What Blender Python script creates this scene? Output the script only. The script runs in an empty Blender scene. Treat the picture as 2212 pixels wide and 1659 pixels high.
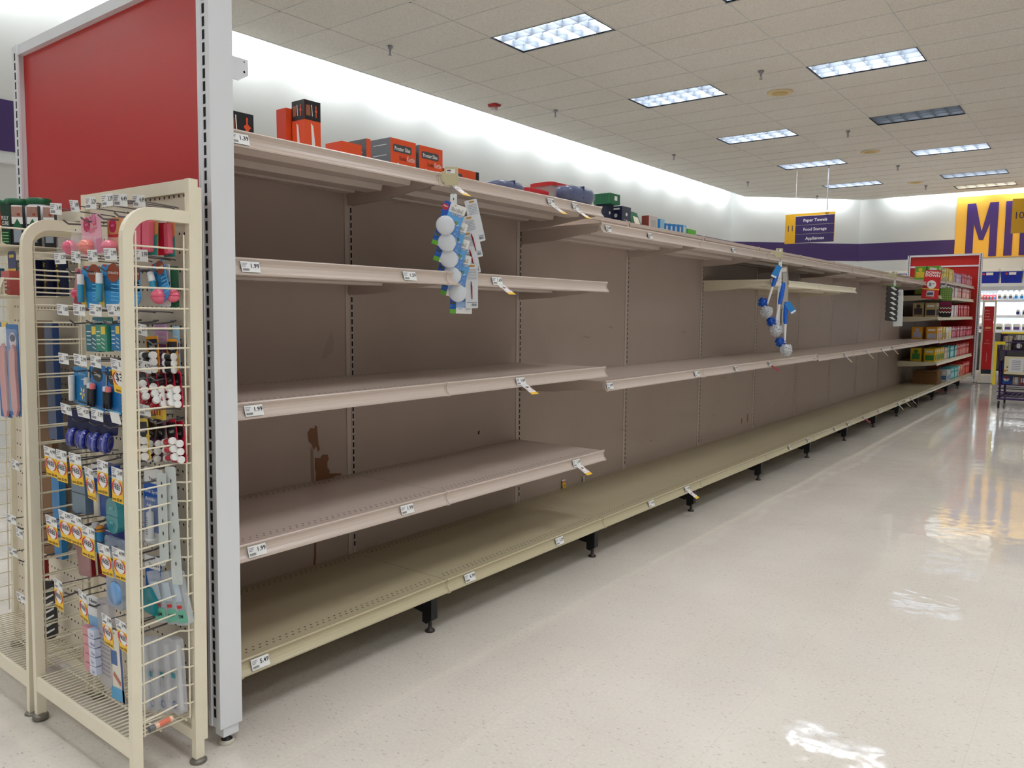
import bpy, math, random
from mathutils import Vector, Matrix
random.seed(7)
S = bpy.context.scene
COL = S.collection
PI = math.pi

# ------------------------------------------------------------------ camera, world, exposure, room lights
cam_d = bpy.data.cameras.new('camera'); cam = bpy.data.objects.new('camera', cam_d); COL.objects.link(cam)
cam_d.sensor_width = 36; cam_d.lens = 27.485; cam_d.clip_start = .02; cam_d.clip_end = 100
_R = Vector((0.79334356, 0.60873727, 0.00670287)); _U = Vector((-0.0610352, 0.0685802, 0.99577681)); _F = Vector((-0.60570678, 0.79040223, -0.09156206))
_m = Matrix((_R, _U, -_F)).transposed().to_4x4(); _m.translation = Vector((2.63106, -1.05304, 1.28337))
cam.matrix_world = _m
S.camera = cam
w = bpy.data.worlds.new('world'); S.world = w; w.use_nodes = True
w.node_tree.nodes['Background'].inputs[0].default_value = (.8, .85, .9, 1)
w.node_tree.nodes['Background'].inputs[1].default_value = .02
S.view_settings.view_transform = 'Standard'; S.view_settings.look = 'None'
S.view_settings.gamma = 1; S.view_settings.use_curve_mapping = False
S.view_settings.exposure = 0.54
S.cycles.use_denoising = True
S.cycles.max_bounces = 8; S.cycles.diffuse_bounces = 4; S.cycles.glossy_bounces = 4
S.cycles.transmission_bounces = 6; S.cycles.transparent_max_bounces = 12
S.cycles.sample_clamp_indirect = 6; S.cycles.caustics_reflective = False; S.cycles.caustics_refractive = False

LX, LY, ZC, T = -2.951, 5.792, 4.257, .6096
def area(name, loc, sx, sy, power, rot=(0, 0, 0), col=(1, 1, 1), spread=PI):
    d = bpy.data.lights.new(name, 'AREA'); d.shape = 'RECTANGLE'; d.size = sx; d.size_y = sy
    d.energy = power; d.color = col; d.spread = spread
    o = bpy.data.objects.new(name, d); COL.objects.link(o); o.location = loc; o.rotation_euler = rot
    return o
LAMP_W = 33
LAMPS = []
for i in range(0, 5):
    for j in range(-4, 5):
        LAMPS.append((i, j))
DIM = {(1, 2): .10, (1, 4): .6}  # weak light added inside the unlit fixture to lift its louvers
for i, j in LAMPS:
    k = DIM.get((i, j), 1 if i < 2 or j < 0 else .5)
    if i >= 2 and j in (-1, -2): k = 1.2
    if k > 0:
        c = (.95, .97, 1)
        area('troffer_light', (LX + i * 4 * T + T, LY + j * 5 * T + T / 2, ZC + .105), 1.14, .54, LAMP_W * k, col=c)
area('troffer_light', (LX + 4 * T + T, LY + 23 * T + T / 2, ZC + .105), 1.14, .54, LAMP_W * 1.1, col=(1, .78, .5))
# cove lighting in the slot between ceiling edge and the walls
CX, WX = -5.03, -5.40
CY, WY = 20.96, 21.31
y = -7.5
while y < 18.3:
    area('cove_light', (CX - .07, y + .6, ZC + .15), .05, .86, 6.3, rot=(0, math.radians(70), 0), col=(.93, .97, 1)); y += 1.24
x = -2.3
while x < 10:
    area('cove_light', (x + .6, CY + .07, ZC + .15), .86, .05, 6, rot=(math.radians(70), 0, 0), col=(.93, .97, 1)); x += 1.24
for t in (.2, .5, .8):
    a = Vector((-5.08, 18.64, 0)).lerp(Vector((-2.75, 20.97, 0)), t)
    o = area('cove_light', (a.x - .05, a.y + .05, ZC + .15), .8, .05, 5.5, col=(.93, .97, 1))
    o.rotation_euler = (Matrix.Rotation(math.radians(45), 3, 'Z') @ Matrix.Rotation(math.radians(70), 3, 'X')).to_euler()

# ------------------------------------------------------------------ materials
def lin(c):
    if isinstance(c, str):
        c = c.lstrip('#'); c = [int(c[i:i + 2], 16) for i in (0, 2, 4)]
    return tuple(((v / 255) / 12.92 if v / 255 <= .04045 else ((v / 255 + .055) / 1.055) ** 2.4) for v in c) + (1,)
_mc = {}
def mat(c, rough=.5, metal=0, alpha=1, trans=0, emit=0, spec=.5, coat=0):
    key = (str(c), rough, metal, alpha, trans, emit, spec, coat)
    if key in _mc: return _mc[key]
    m = bpy.data.materials.new('m_' + (c if isinstance(c, str) else '%d_%d_%d' % tuple(c)).strip('#')); m.use_nodes = True
    b = m.node_tree.nodes['Principled BSDF']
    b.inputs['Base Color'].default_value = lin(c); b.inputs['Roughness'].default_value = rough
    b.inputs['Metallic'].default_value = metal; b.inputs['Alpha'].default_value = alpha
    b.inputs['Transmission Weight'].default_value = trans
    b.inputs['Specular IOR Level'].default_value = spec; b.inputs['Coat Weight'].default_value = coat
    if emit:
        b.inputs['Emission Color'].default_value = lin(c); b.inputs['Emission Strength'].default_value = emit
    _mc[key] = m
    return m
class NT:
    def __init__(s, name):
        s.m = bpy.data.materials.new(name); s.m.use_nodes = True; s.t = s.m.node_tree; s.b = s.t.nodes['Principled BSDF']
        s.co = s.n('ShaderNodeTexCoord').outputs['Object']
    def n(s, typ, **kw):
        nd = s.t.nodes.new(typ)
        for k, v in kw.items(): setattr(nd, k, v)
        return nd
    def link(s, a, b): s.t.links.new(a, b)
    def math(s, op, a, b=None, c=None):
        nd = s.n('ShaderNodeMath', operation=op)
        for i, v in enumerate((a, b, c)):
            if v is None: continue
            if isinstance(v, (int, float)): nd.inputs[i].default_value = v
            else: s.link(v, nd.inputs[i])
        return nd.outputs[0]
    def noise(s, scale, detail=2, vec=None, rough=.5):
        nd = s.n('ShaderNodeTexNoise'); nd.inputs['Scale'].default_value = scale; nd.inputs['Detail'].default_value = detail
        nd.inputs['Roughness'].default_value = rough
        s.link(vec or s.co, nd.inputs['Vector']); return nd.outputs['Fac']
    def mapping(s, sc, rot=(0, 0, 0), loc=(0, 0, 0)):
        nd = s.n('ShaderNodeMapping'); nd.inputs['Scale'].default_value = sc; nd.inputs['Rotation'].default_value = rot
        nd.inputs['Location'].default_value = loc; s.link(s.co, nd.inputs['Vector']); return nd.outputs[0]
    def ramp(s, f, p0, p1, c0=0., c1=1.):
        nd = s.n('ShaderNodeMapRange'); nd.inputs['From Min'].default_value = p0; nd.inputs['From Max'].default_value = p1
        nd.inputs['To Min'].default_value = c0; nd.inputs['To Max'].default_value = c1
        s.link(f, nd.inputs['Value']); return nd.outputs[0]
    def mix(s, f, a, b):
        nd = s.n('ShaderNodeMix', data_type='RGBA')
        if isinstance(f, (int, float)): nd.inputs[0].default_value = f
        else: s.link(f, nd.inputs[0])
        for i, v in ((6, a), (7, b)):
            if isinstance(v, (str, tuple, list)): nd.inputs[i].default_value = lin(v)
            else: s.link(v, nd.inputs[i])
        return nd.outputs[2]
    def bump(s, h, strength, dist=.01):
        nd = s.n('ShaderNodeBump'); nd.inputs['Strength'].default_value = strength; nd.inputs['Distance'].default_value = dist
        s.link(h, nd.inputs['Height']); s.link(nd.outputs[0], s.b.inputs['Normal'])
    def done(s, color=None, rough=.5, spec=.5, coat=0):
        if color is not None:
            if isinstance(color, (str, tuple)): s.b.inputs['Base Color'].default_value = lin(color)
            else: s.link(color, s.b.inputs['Base Color'])
        if isinstance(rough, (int, float)): s.b.inputs['Roughness'].default_value = rough
        else: s.link(rough, s.b.inputs['Roughness'])
        s.b.inputs['Specular IOR Level'].default_value = spec; s.b.inputs['Coat Weight'].default_value = coat
        return s.m
def m_floor():
    q = NT('vinyl_floor_tiles')
    sep = q.n('ShaderNodeSeparateXYZ'); q.link(q.co, sep.inputs[0]); X, Y = sep.outputs[0], sep.outputs[1]
    n1 = q.noise(1.3, 3)
    base = q.mix(q.ramp(n1, .3, .7), (205, 198, 188), (216, 210, 201))
    fine = q.noise(90, 2)
    base = q.mix(q.ramp(fine, .45, .75, 0, .35), base, (226, 224, 216))
    # grey-brown flecks running slightly diagonal
    v = q.n('ShaderNodeTexVoronoi'); v.inputs['Scale'].default_value = 1; v.inputs['Randomness'].default_value = 1
    q.link(q.mapping((30, 92, 30), (0, 0, .35)), v.inputs['Vector'])
    fl = q.ramp(v.outputs['Distance'], .13, .22, 1, 0)
    col = q.n('ShaderNodeSeparateColor'); q.link(v.outputs['Color'], col.inputs[0])
    sel = q.math('MULTIPLY', q.math('GREATER_THAN', col.outputs[0], .38), q.ramp(col.outputs[1], 0, 1, .35, 1))
    fl = q.math('MULTIPLY', q.math('MULTIPLY', fl, sel), .5)
    base = q.mix(fl, base, (118, 110, 98))
    v2 = q.n('ShaderNodeTexVoronoi'); v2.inputs['Scale'].default_value = 1
    q.link(q.mapping((70, 26, 30), (0, 0, .2)), v2.inputs['Vector'])
    f2 = q.math('MULTIPLY', q.math('MULTIPLY', q.ramp(v2.outputs['Distance'], .1, .18, 1, 0), q.math('GREATER_THAN', v2.outputs['Distance'], -1)), .18)
    base = q.mix(f2, base, (132, 126, 114))
    # tile seams every 12 inches
    def seam(c, off):
        f = q.math('FRACT', q.math('DIVIDE', q.math('ADD', c, off), .3048))
        return q.math('LESS_THAN', q.math('ABSOLUTE', q.math('SUBTRACT', f, .5)), .0022)
    sm = q.math('MAXIMUM', seam(X, 100.20), seam(Y, 100.11))
    base = q.mix(q.math('MULTIPLY', sm, .2), base, (120, 115, 104))
    # wandering pale old wax line along the aisle
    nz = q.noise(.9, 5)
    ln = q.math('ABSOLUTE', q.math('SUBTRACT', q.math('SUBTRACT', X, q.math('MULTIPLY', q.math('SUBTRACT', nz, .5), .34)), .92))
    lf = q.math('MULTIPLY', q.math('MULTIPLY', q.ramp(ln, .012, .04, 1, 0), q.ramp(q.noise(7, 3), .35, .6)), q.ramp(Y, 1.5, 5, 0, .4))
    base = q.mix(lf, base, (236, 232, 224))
    # faint patchy darker tone towards and under the shelf run
    dark_f = q.math('MULTIPLY', q.math('MULTIPLY', q.ramp(X, .65, .1, 0, 1), q.ramp(q.noise(3, 4), .4, .7)), .3)
    base = q.mix(dark_f, base, (120, 112, 98))
    rough = q.ramp(q.noise(2.2, 3), .3, .7, .025, .06)
    q.bump(q.noise(7, 2, q.mapping((1, 1, 1))), .07, .02)
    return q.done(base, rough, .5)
def m_ceiling():
    q = NT('acoustic_ceiling_tile')
    a = q.ramp(q.noise(55, 4, rough=.7), .35, .62)
    b = q.ramp(q.noise(.6, 2), .35, .65, 0, .25)
    c = q.mix(a, (222, 217, 207), (242, 238, 230)); c = q.mix(b, c, (216, 208, 194))
    return q.done(c, .95, .2)
def m_wall():
    q = NT('white_wall_paint'); c = q.mix(q.ramp(q.noise(.7, 3), .35, .7), (222, 226, 224), (230, 232, 230))
    q.bump(q.noise(120, 2), .05, .002); return q.done(c, .6, .3)
def m_steel(name, c, rough=.38, dirt=.12, dc=(120, 98, 82), sc=1.6):
    q = NT(name); d = q.math('MULTIPLY', q.ramp(q.noise(sc, 6, rough=.65), .48, .78), dirt)
    col = q.mix(d, c, dc)
    return q.done(col, rough, .45)
def m_peg(c):
    q = NT('pegboard'); sep = q.n('ShaderNodeSeparateXYZ'); q.link(q.co, sep.inputs[0])
    def fr(o): return q.math('SUBTRACT', q.math('FRACT', q.math('DIVIDE', o, .0254)), .5)
    a, b = fr(sep.outputs[0]), fr(sep.outputs[2])
    # rows 1 inch apart sideways, 2 inches apart in height
    b2 = q.math('MULTIPLY', q.math('SUBTRACT', q.math('FRACT', q.math('DIVIDE', sep.outputs[2], .0508)), .5), 2)
    d = q.math('SQRT', q.math('ADD', q.math('MULTIPLY', a, a), q.math('MULTIPLY', b2, b2)))
    h = q.math('LESS_THAN', d, .15)
    return q.done(q.mix(h, c, (26, 23, 20)), .55, .3)
M_FLOOR, M_CEIL, M_WALL = m_floor(), m_ceiling(), m_wall()
M_PANEL = m_steel('taupe_back_panel', (184, 166, 154), .5, .16)
M_SHELF = m_steel('taupe_shelf_enamel', (201, 186, 175), .3, .0)
M_BASE = m_steel('olive_tan_deck_enamel', (188, 178, 148), .26, .0)
M_CREAM = m_steel('cream_enamel', (230, 222, 198), .4, .05)
M_RACK = m_steel('cream_rack_enamel', (234, 226, 204), .4, .1, (140, 118, 92), 8)
M_WHITE = m_steel('light_grey_post_enamel', (222, 225, 230), .45, .03)
M_RED = m_steel('red_laminate', (188, 34, 30), .38, .0)
M_PEG = m_peg((222, 211, 192))
M_BLACK = mat((16, 17, 21), .45)
M_SLOT = mat((10, 8, 14), .9)
M_PURPLE = mat((66, 42, 100), .55)
M_YELLOW = mat((240, 188, 52), .5)
M_TBAR = mat((226, 224, 218), .6)
M_CHROME = mat((150, 150, 155), .3, .9)
M_WIRE = mat((120, 118, 122), .35, .8)
WHT = mat((236, 237, 236), .45); INK = mat((24, 24, 44), .6); GREYTXT = mat((130, 128, 150), .6)
TKRED = mat((206, 52, 48), .5); TKYEL = mat((246, 196, 40), .5)

# ------------------------------------------------------------------ mesh builder
_gl = {}
def glyphs(txt, bold=0.):
    k = (txt, bold)
    if k not in _gl:
        c = bpy.data.curves.new('t', 'FONT'); c.body = txt; c.size = 1; c.resolution_u = 2; c.offset = bold
        o = bpy.data.objects.new('t', c); me = bpy.data.meshes.new_from_object(o)
        vs = [(v.co.x, v.co.y) for v in me.vertices]; fs = [tuple(p.vertices) for p in me.polygons]
        bpy.data.objects.remove(o); bpy.data.curves.remove(c); bpy.data.meshes.remove(me)
        x0 = min(v[0] for v in vs); x1 = max(v[0] for v in vs)
        _gl[k] = ([(v[0] - x0, v[1]) for v in vs], fs, x1 - x0)
    return _gl[k]
class MB:
    def __init__(s): s.v = []; s.f = []; s.mi = []; s.sm = []; s.mats = []; s.M = Matrix.Identity(4)
    def mid(s, m):
        if m not in s.mats: s.mats.append(m)
        return s.mats.index(m)
    def add(s, vs, fs, m, smooth=False):
        n = len(s.v); i = s.mid(m)
        s.v += [tuple(s.M @ Vector(v)) for v in vs]
        for f in fs: s.f.append(tuple(n + a for a in f)); s.mi.append(i); s.sm.append(smooth)
        return s
    def quad(s, a, b, c, d, m): return s.add([a, b, c, d], [(0, 1, 2, 3)], m)
    def box(s, x0, x1, y0, y1, z0, z1, m):
        vs = [(x, y, z) for x in (x0, x1) for y in (y0, y1) for z in (z0, z1)]
        return s.add(vs, [(0, 1, 3, 2), (4, 6, 7, 5), (0, 4, 5, 1), (2, 3, 7, 6), (0, 2, 6, 4), (1, 5, 7, 3)], m)
    def rbox(s, x0, x1, y0, y1, z0, z1, r, m, axis='z', n=3):
        # box with rounded vertical (or y-axis) edges
        if axis == 'z': a0, a1, b0, b1, c0, c1 = x0, x1, y0, y1, z0, z1
        elif axis == 'y': a0, a1, b0, b1, c0, c1 = x0, x1, z0, z1, y0, y1
        else: a0, a1, b0, b1, c0, c1 = y0, y1, z0, z1, x0, x1
        P = []
        for cx, cy, st in ((a1 - r, b1 - r, 0), (a0 + r, b1 - r, 1), (a0 + r, b0 + r, 2), (a1 - r, b0 + r, 3)):
            for k in range(n + 1):
                t = (st + k / n) * PI / 2; P.append((cx + r * math.cos(t), cy + r * math.sin(t)))
        return s.prism(P, axis, c0, c1, m)
    def prism(s, P, axis, a, b, m, smooth=False):
        n = len(P)
        def pt(p, c):
            return (p[0], p[1], c) if axis == 'z' else ((p[0], c, p[1]) if axis == 'y' else (c, p[0], p[1]))
        vs = [pt(p, a) for p in P] + [pt(p, b) for p in P]
        fs = [(i, (i + 1) % n, n + (i + 1) % n, n + i) for i in range(n)]
        s.add(vs, fs, m, smooth); s.add(vs, [tuple(range(n)), tuple(range(2 * n - 1, n - 1, -1))], m)
        return s
    def tube(s, pts, r, m, n=6, cap=True):
        pts = [Vector(p) for p in pts]; vs = []; fs = []
        up = None
        for i, p in enumerate(pts):
            d = (pts[min(i + 1, len(pts) - 1)] - pts[max(i - 1, 0)]).normalized()
            if up is None: up = Vector((0, 0, 1)) if abs(d.z) < .9 else Vector((1, 0, 0))
            a = d.cross(up)
            if a.length < 1e-4: a = d.cross(Vector((0, 1, 0)))
            a.normalize(); b = d.cross(a).normalized(); pass
            rr = r[i] if isinstance(r, (list, tuple)) else r
            for k in range(n):
                t = 2 * PI * k / n; vs.append(p + a * rr * math.cos(t) + b * rr * math.sin(t))
        for i in range(len(pts) - 1):
            for k in range(n): fs.append((i * n + k, i * n + (k + 1) % n, (i + 1) * n + (k + 1) % n, (i + 1) * n + k))
        s.add(vs, fs, m, True)
        if cap: s.add(vs, [tuple(range(n)), tuple(range(len(vs) - 1, len(vs) - n - 1, -1))], m)
        return s
    def lathe(s, prof, c, m, n=16, axis='z'):
        vs = []; fs = []
        for r, h in prof:
            for k in range(n):
                t = 2 * PI * k / n; a, b = r * math.cos(t), r * math.sin(t)
                vs.append((c[0] + a, c[1] + b, c[2] + h) if axis == 'z' else ((c[0] + a, c[1] + h, c[2] + b) if axis == 'y' else (c[0] + h, c[1] + a, c[2] + b)))
        for i in range(len(prof) - 1):
            for k in range(n): fs.append((i * n + k, i * n + (k + 1) % n, (i + 1) * n + (k + 1) % n, (i + 1) * n + k))
        s.add(vs, fs, m, True)
        s.add(vs, [tuple(range(n)), tuple(range(len(vs) - 1, len(vs) - n - 1, -1))], m)
        return s
    def ball(s, c, r, m, n=14, sq=(1, 1, 1)):
        k = n // 2
        prof = [(max(r * math.sin(PI * i / k), 1e-5) * sq[0], -r * math.cos(PI * i / k) * sq[2]) for i in range(k + 1)]
        return s.lathe(prof, c, m, n)
    def disc(s, c, r, u, v, m, n=20, r2=None):
        c, u, v = Vector(c), Vector(u).normalized(), Vector(v).normalized(); r2 = r2 or r
        return s.add([c + u * r * math.cos(2 * PI * k / n) + v * r2 * math.sin(2 * PI * k / n) for k in range(n)], [tuple(range(n))], m)
    def arc(s, c, r, w, t0, t1, u, v, m, n=10, r2=None):
        c, u, v = Vector(c), Vector(u).normalized(), Vector(v).normalized(); r2 = r2 or r; vs = []; fs = []
        for k in range(n + 1):
            t = t0 + (t1 - t0) * k / n
            ww = w * math.sin(PI * k / n) + w * .15
            for q in (0, ww): vs.append(c + u * (r + q) * math.cos(t) + v * (r2 + q) * math.sin(t))
        for k in range(n): fs.append((2 * k, 2 * k + 1, 2 * k + 3, 2 * k + 2))
        return s.add(vs, fs, m)
    def text(s, txt, o, u, v, h, m, align='L', bold=0., squeeze=1., width=None):
        vs, fs, wd = glyphs(txt, bold); h = h / .72; sx = h * squeeze
        if width: sx = width / wd
        off = {'L': 0, 'C': -wd * sx / 2, 'R': -wd * sx}[align]
        o, u, v = Vector(o), Vector(u).normalized(), Vector(v).normalized()
        return s.add([o + u * (a * sx + off) + v * (b * h) for a, b in vs], fs, m)
    def build(s, name, parent=None, loc=None, rot=None, label=None, cat=None, group=None, kind=None, mesh=None):
        me = mesh or s.mesh(name)
        o = bpy.data.objects.new(name, me); COL.objects.link(o)
        if parent: o.parent = parent
        if loc: o.location = loc
        if rot: o.rotation_euler = rot if isinstance(rot, (tuple, list)) else (0, 0, rot)
        tag(o, label, cat, group, kind); return o
    def mesh(s, name):
        me = bpy.data.meshes.new(name); me.from_pydata(s.v, [], s.f)
        for m in s.mats: me.materials.append(m)
        me.polygons.foreach_set('material_index', s.mi); me.polygons.foreach_set('use_smooth', s.sm); me.update()
        return me
def tag(o, label=None, cat=None, group=None, kind=None):
    if label: o['label'] = label
    if cat: o['category'] = cat
    if group: o['group'] = group
    if kind: o['kind'] = kind
    return o
def inst(name, me, parent=None, loc=(0, 0, 0), rot=0, **kw):
    o = bpy.data.objects.new(name, me); COL.objects.link(o); o.parent = parent; o.location = loc; o.rotation_euler = rot if isinstance(rot, (tuple, list)) else (0, 0, rot)
    return tag(o, **kw)
def thing(name, label, cat, loc=(0, 0, 0), rot=0, group=None):
    o = bpy.data.objects.new(name, None); COL.objects.link(o); o.location = loc; o.empty_display_size = .05
    o.rotation_euler = rot if isinstance(rot, (tuple, list)) else (0, 0, rot)
    return tag(o, label, cat, group)
ORD = ['zeroth', 'first', 'second', 'third', 'fourth', 'fifth', 'sixth', 'seventh', 'eighth', 'ninth', 'tenth', 'eleventh', 'twelfth', 'thirteenth', 'fourteenth', 'fifteenth', 'sixteenth', 'seventeenth', 'eighteenth', 'nineteenth', 'twentieth', 'twenty-first', 'twenty-second', 'twenty-third', 'twenty-fourth', 'twenty-fifth', 'twenty-sixth', 'twenty-seventh', 'twenty-eighth', 'twenty-ninth', 'thirtieth', 'thirty-first', 'thirty-second', 'thirty-third', 'thirty-fourth', 'thirty-fifth', 'thirty-sixth']

# ------------------------------------------------------------------ room shell
XR, YB = 10.4, -8.0
MB().box(WX - .2, XR, YB, WY + .2, -.1, 0, M_FLOOR).build('floor', kind='structure')
def wallpoly(name, a, b, z0=0, z1=4.78, th=.12, m=M_WALL):
    a, b = Vector(a), Vector(b); d = (b - a).normalized(); n = Vector((-d.y, d.x)) * th
    return MB().prism([tuple(a), tuple(b), tuple(b + n), tuple(a + n)], 'z', z0, z1, m).build(name, kind='structure')
KA, KB = (WX, 18.80), (-2.89, WY)
wallpoly('wall_left', (WX, YB), KA); wallpoly('wall_corner', KA, KB); wallpoly('wall_far', KB, (XR, WY))
wallpoly('wall_right', (XR, WY), (XR, YB)); wallpoly('wall_back', (XR, YB), (WX, YB))
# purple stripe painted round the room
for n, a, b in (('trim_1', (WX, YB), KA), ('trim_2', KA, KB), ('trim_3', KB, (XR, WY))):
    a2, b2 = Vector(a), Vector(b); d = (b2 - a2).normalized(); nn = Vector((d.y, -d.x)) * .004
    MB().prism([tuple(a2), tuple(b2), tuple(b2 + nn), tuple(a2 + nn)], 'z', 2.70, 3.155, mat((70, 48, 108), .6)).build(n, kind='structure')
MB().box(WX, WX + .05, YB, KA[1], 2.585, 2.625, mat((232, 234, 234), .5)).build('trim_4', kind='structure')
# ceiling: acoustic tiles in a 2x4 foot grid, open where the lamps sit
def clip(P):
    for (nx, ny, c) in ((1, 0, CX), (-1, 0, -XR), (0, -1, -CY), (0, 1, YB), (1, -1, -23.70)):
        Q = []
        for i in range(len(P)):
            a, b = P[i], P[(i + 1) % len(P)]; da = nx * a[0] + ny * a[1] - c; db = nx * b[0] + ny * b[1] - c
            if da >= 0: Q.append(a)
            if (da >= 0) != (db >= 0):
                t = da / (da - db); Q.append((a[0] + (b[0] - a[0]) * t, a[1] + (b[1] - a[1]) * t))
        P = Q
        if len(P) < 3: return None
    return P
cm = MB(); gm = MB()
lampcells = {(2 * i, 5 * j) for i, j in LAMPS} | {(2, 23)}
for a in range(-2, 11):
    for b in range(-23, 26):
        if (a, b) in lampcells: continue
        x0, y0 = LX + a * 2 * T, LY + b * T
        P = clip([(x0, y0), (x0 + 2 * T, y0), (x0 + 2 * T, y0 + T), (x0, y0 + T)])
        if P: cm.add([(p[0], p[1], ZC + .004) for p in P], [tuple(range(len(P)))[::-1]], M_CEIL)
def strip(x0, x1, y0, y1):
    P = clip([(x0, y0), (x1, y0), (x1, y1), (x0, y1)])
    if P: gm.prism(P, 'z', ZC - .001, ZC + .003, M_TBAR)
for a in range(-1, 11): strip(LX + a * 2 * T - .012, LX + a * 2 * T + .012, YB, CY)
for b in range(-22, 26): strip(CX, XR, LY + b * T - .009, LY + b * T + .009)
# upstand at the ceiling edge and roof of the light slot
for a, b in (((CX, YB), (CX, 18.67)), ((CX, 18.67), (-2.74, CY)), ((-2.74, CY), (XR, CY))):
    a2, b2 = Vector(a), Vector(b); d = (b2 - a2).normalized(); nn = Vector((d.y, -d.x)) * .02
    cm.prism([tuple(a2), tuple(b2), tuple(b2 + nn), tuple(a2 + nn)], 'z', ZC, ZC + .12, M_WALL)
ceil = cm.build('ceiling', kind='structure')
gm.build('ceiling_grid', parent=ceil)
MB().box(WX - .1, XR, YB, WY + .1, 4.72, 4.78, M_WALL).build('trim_5', kind='structure')

# ------------------------------------------------------------------ ceiling fixtures
alu = mat((112, 120, 130), .4, .3)
fr = MB()
for x0, x1, y0, y1 in ((0, 2 * T, 0, .014), (0, 2 * T, T - .014, T), (0, .014, .014, T - .014), (2 * T - .014, 2 * T, .014, T - .014)):
    fr.box(x0, x1, y0, y1, -.002, .012, M_BLACK)
fr_me = fr.mesh('lamp_frame')
hs = MB(); t_ = .014
hs.quad((t_, t_, .115), (2 * T - t_, t_, .115), (2 * T - t_, T - t_, .115), (t_, T - t_, .115), alu)
for p, q_ in (((t_, t_), (2 * T - t_, t_)), ((2 * T - t_, t_), (2 * T - t_, T - t_)), ((2 * T - t_, T - t_), (t_, T - t_)), ((t_, T - t_), (t_, t_))):
    hs.quad((*p, .0), (*q_, .0), (*q_, .115), (*p, .115), alu)
hs_me = hs.mesh('housing')
lv = MB()
def blade(x0, y0, x1, y1):   # parabolic blade, thick at top
    d = Vector((x1 - x0, y1 - y0)).normalized(); n = Vector((-d.y, d.x))
    vs = []
    for z, wd in ((.006, .0015), (.04, .005), (.075, .013)):
        for sg in (-1, 1): vs += [(x0 + n.x * wd * sg, y0 + n.y * wd * sg, z), (x1 + n.x * wd * sg, y1 + n.y * wd * sg, z)]
    lv.add(vs, [(0, 1, 5, 4), (4, 5, 9, 8), (3, 2, 6, 7), (7, 6, 10, 11), (0, 2, 3, 1), (8, 9, 11, 10)], alu)
for k in range(1, 6): blade(t_ + (2 * T - 2 * t_) * k / 6, t_, t_ + (2 * T - 2 * t_) * k / 6, T - t_)
for k in range(1, 3): blade(t_, t_ + (T - 2 * t_) * k / 3, 2 * T - t_, t_ + (T - 2 * t_) * k / 3)
lv_me = lv.mesh('louver')
rowname = ['nearest the left wall', 'of the middle run', 'third from the left wall', 'fourth from the left wall', 'fifth from the left wall']
for i, j in LAMPS:
    st = 'unlit ' if (i, j) == (1, 2) else 'lit '
    lb = '%sceiling troffer with louver, %s along the row %s' % (st, ORD[j + 5], rowname[i])
    L = thing('ceiling_lamp', lb, 'ceiling light', (LX + i * 4 * T, LY + j * 5 * T, ZC), group='louvered ceiling lamps')
    inst('lamp_frame', fr_me, L); inst('housing', hs_me, L); inst('louver', lv_me, L)
L = thing('ceiling_lamp', 'warm yellowish lit ceiling troffer close to the far wall', 'ceiling light', (LX + 4 * T, LY + 23 * T, ZC), group='louvered ceiling lamps')
inst('lamp_frame', fr_me, L); inst('housing', hs_me, L); inst('louver', lv_me, L)
# sprinklers, speakers, strobe
sp = MB(); sp.lathe([(.035, 0), (.036, -.012), (.022, -.03), (.014, -.032)], (0, 0, 0), M_CHROME, 12)
e_me = sp.mesh('escutcheon')
sp = MB(); sp.lathe([(.012, -.03), (.012, -.06), (.006, -.062), (.006, -.085)], (0, 0, 0), M_CHROME, 8)
sp.tube([(-.006, 0, -.06), (-.016, 0, -.075), (-.005, 0, -.095)], .003, M_CHROME, 5); sp.tube([(.006, 0, -.06), (.016, 0, -.075), (.005, 0, -.095)], .003, M_CHROME, 5)
sp.lathe([(.02, -.095), (.02, -.099)], (0, 0, 0), M_CHROME, 10); h_me = sp.mesh('sprinkler_head')
for k, (x, y) in enumerate([(-4.03, 5.335), (-1.0, 8.683), (-4.1, 8.739), (-.99, 12.62), (-4.13, 12.73), (-.99, 16.34), (-4.13, 16.5), (-1.0, 19.35), (-3.5, 19.55)]):
    o = thing('fire_sprinkler', 'small chrome fire sprinkler, %s from the camera, hanging from the ceiling' % ORD[k + 1], 'sprinkler', (x, y, ZC), group='ceiling sprinklers')
    inst('escutcheon', e_me, o); inst('sprinkler_head', h_me, o)
s1 = MB(); s1.lathe([(.17, 0), (.165, -.008), (.12, -.012)], (0, 0, 0), mat((226, 204, 156), .6), 24)
s2 = MB(); s2.lathe([(.105, -.012), (.1, -.02), (.04, -.024), (.001, -.024)], (0, 0, 0), mat((206, 180, 120), .6), 20)
r_me, g_me = s1.mesh('rim'), s2.mesh('speaker_grille')
for k, (x, y) in enumerate([(-1.128, 9.754), (-1.103, 14.58), (-1.1, 18.73)]):
    o = thing('ceiling_speaker', 'round yellowed ceiling speaker, %s from the camera' % ORD[k + 1], 'speaker', (x, y, ZC), group='yellowed ceiling speakers')
    inst('rim', r_me, o); inst('speaker_grille', g_me, o)
o = thing('fire_strobe', 'red square fire alarm strobe with clear lens on the ceiling', 'alarm', (-4.634, 7.966, ZC))
MB().prism([(-.07, 0), (.07, 0), (.045, -.035), (-.045, -.035)], 'x', -.07, .07, mat((170, 24, 26), .4)).build('base_plate', o)
MB().box(-.035, .035, -.035, .035, -.085, -.035, mat((225, 205, 205), .15, 0, .7)).build('strobe_lens', o)

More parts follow.
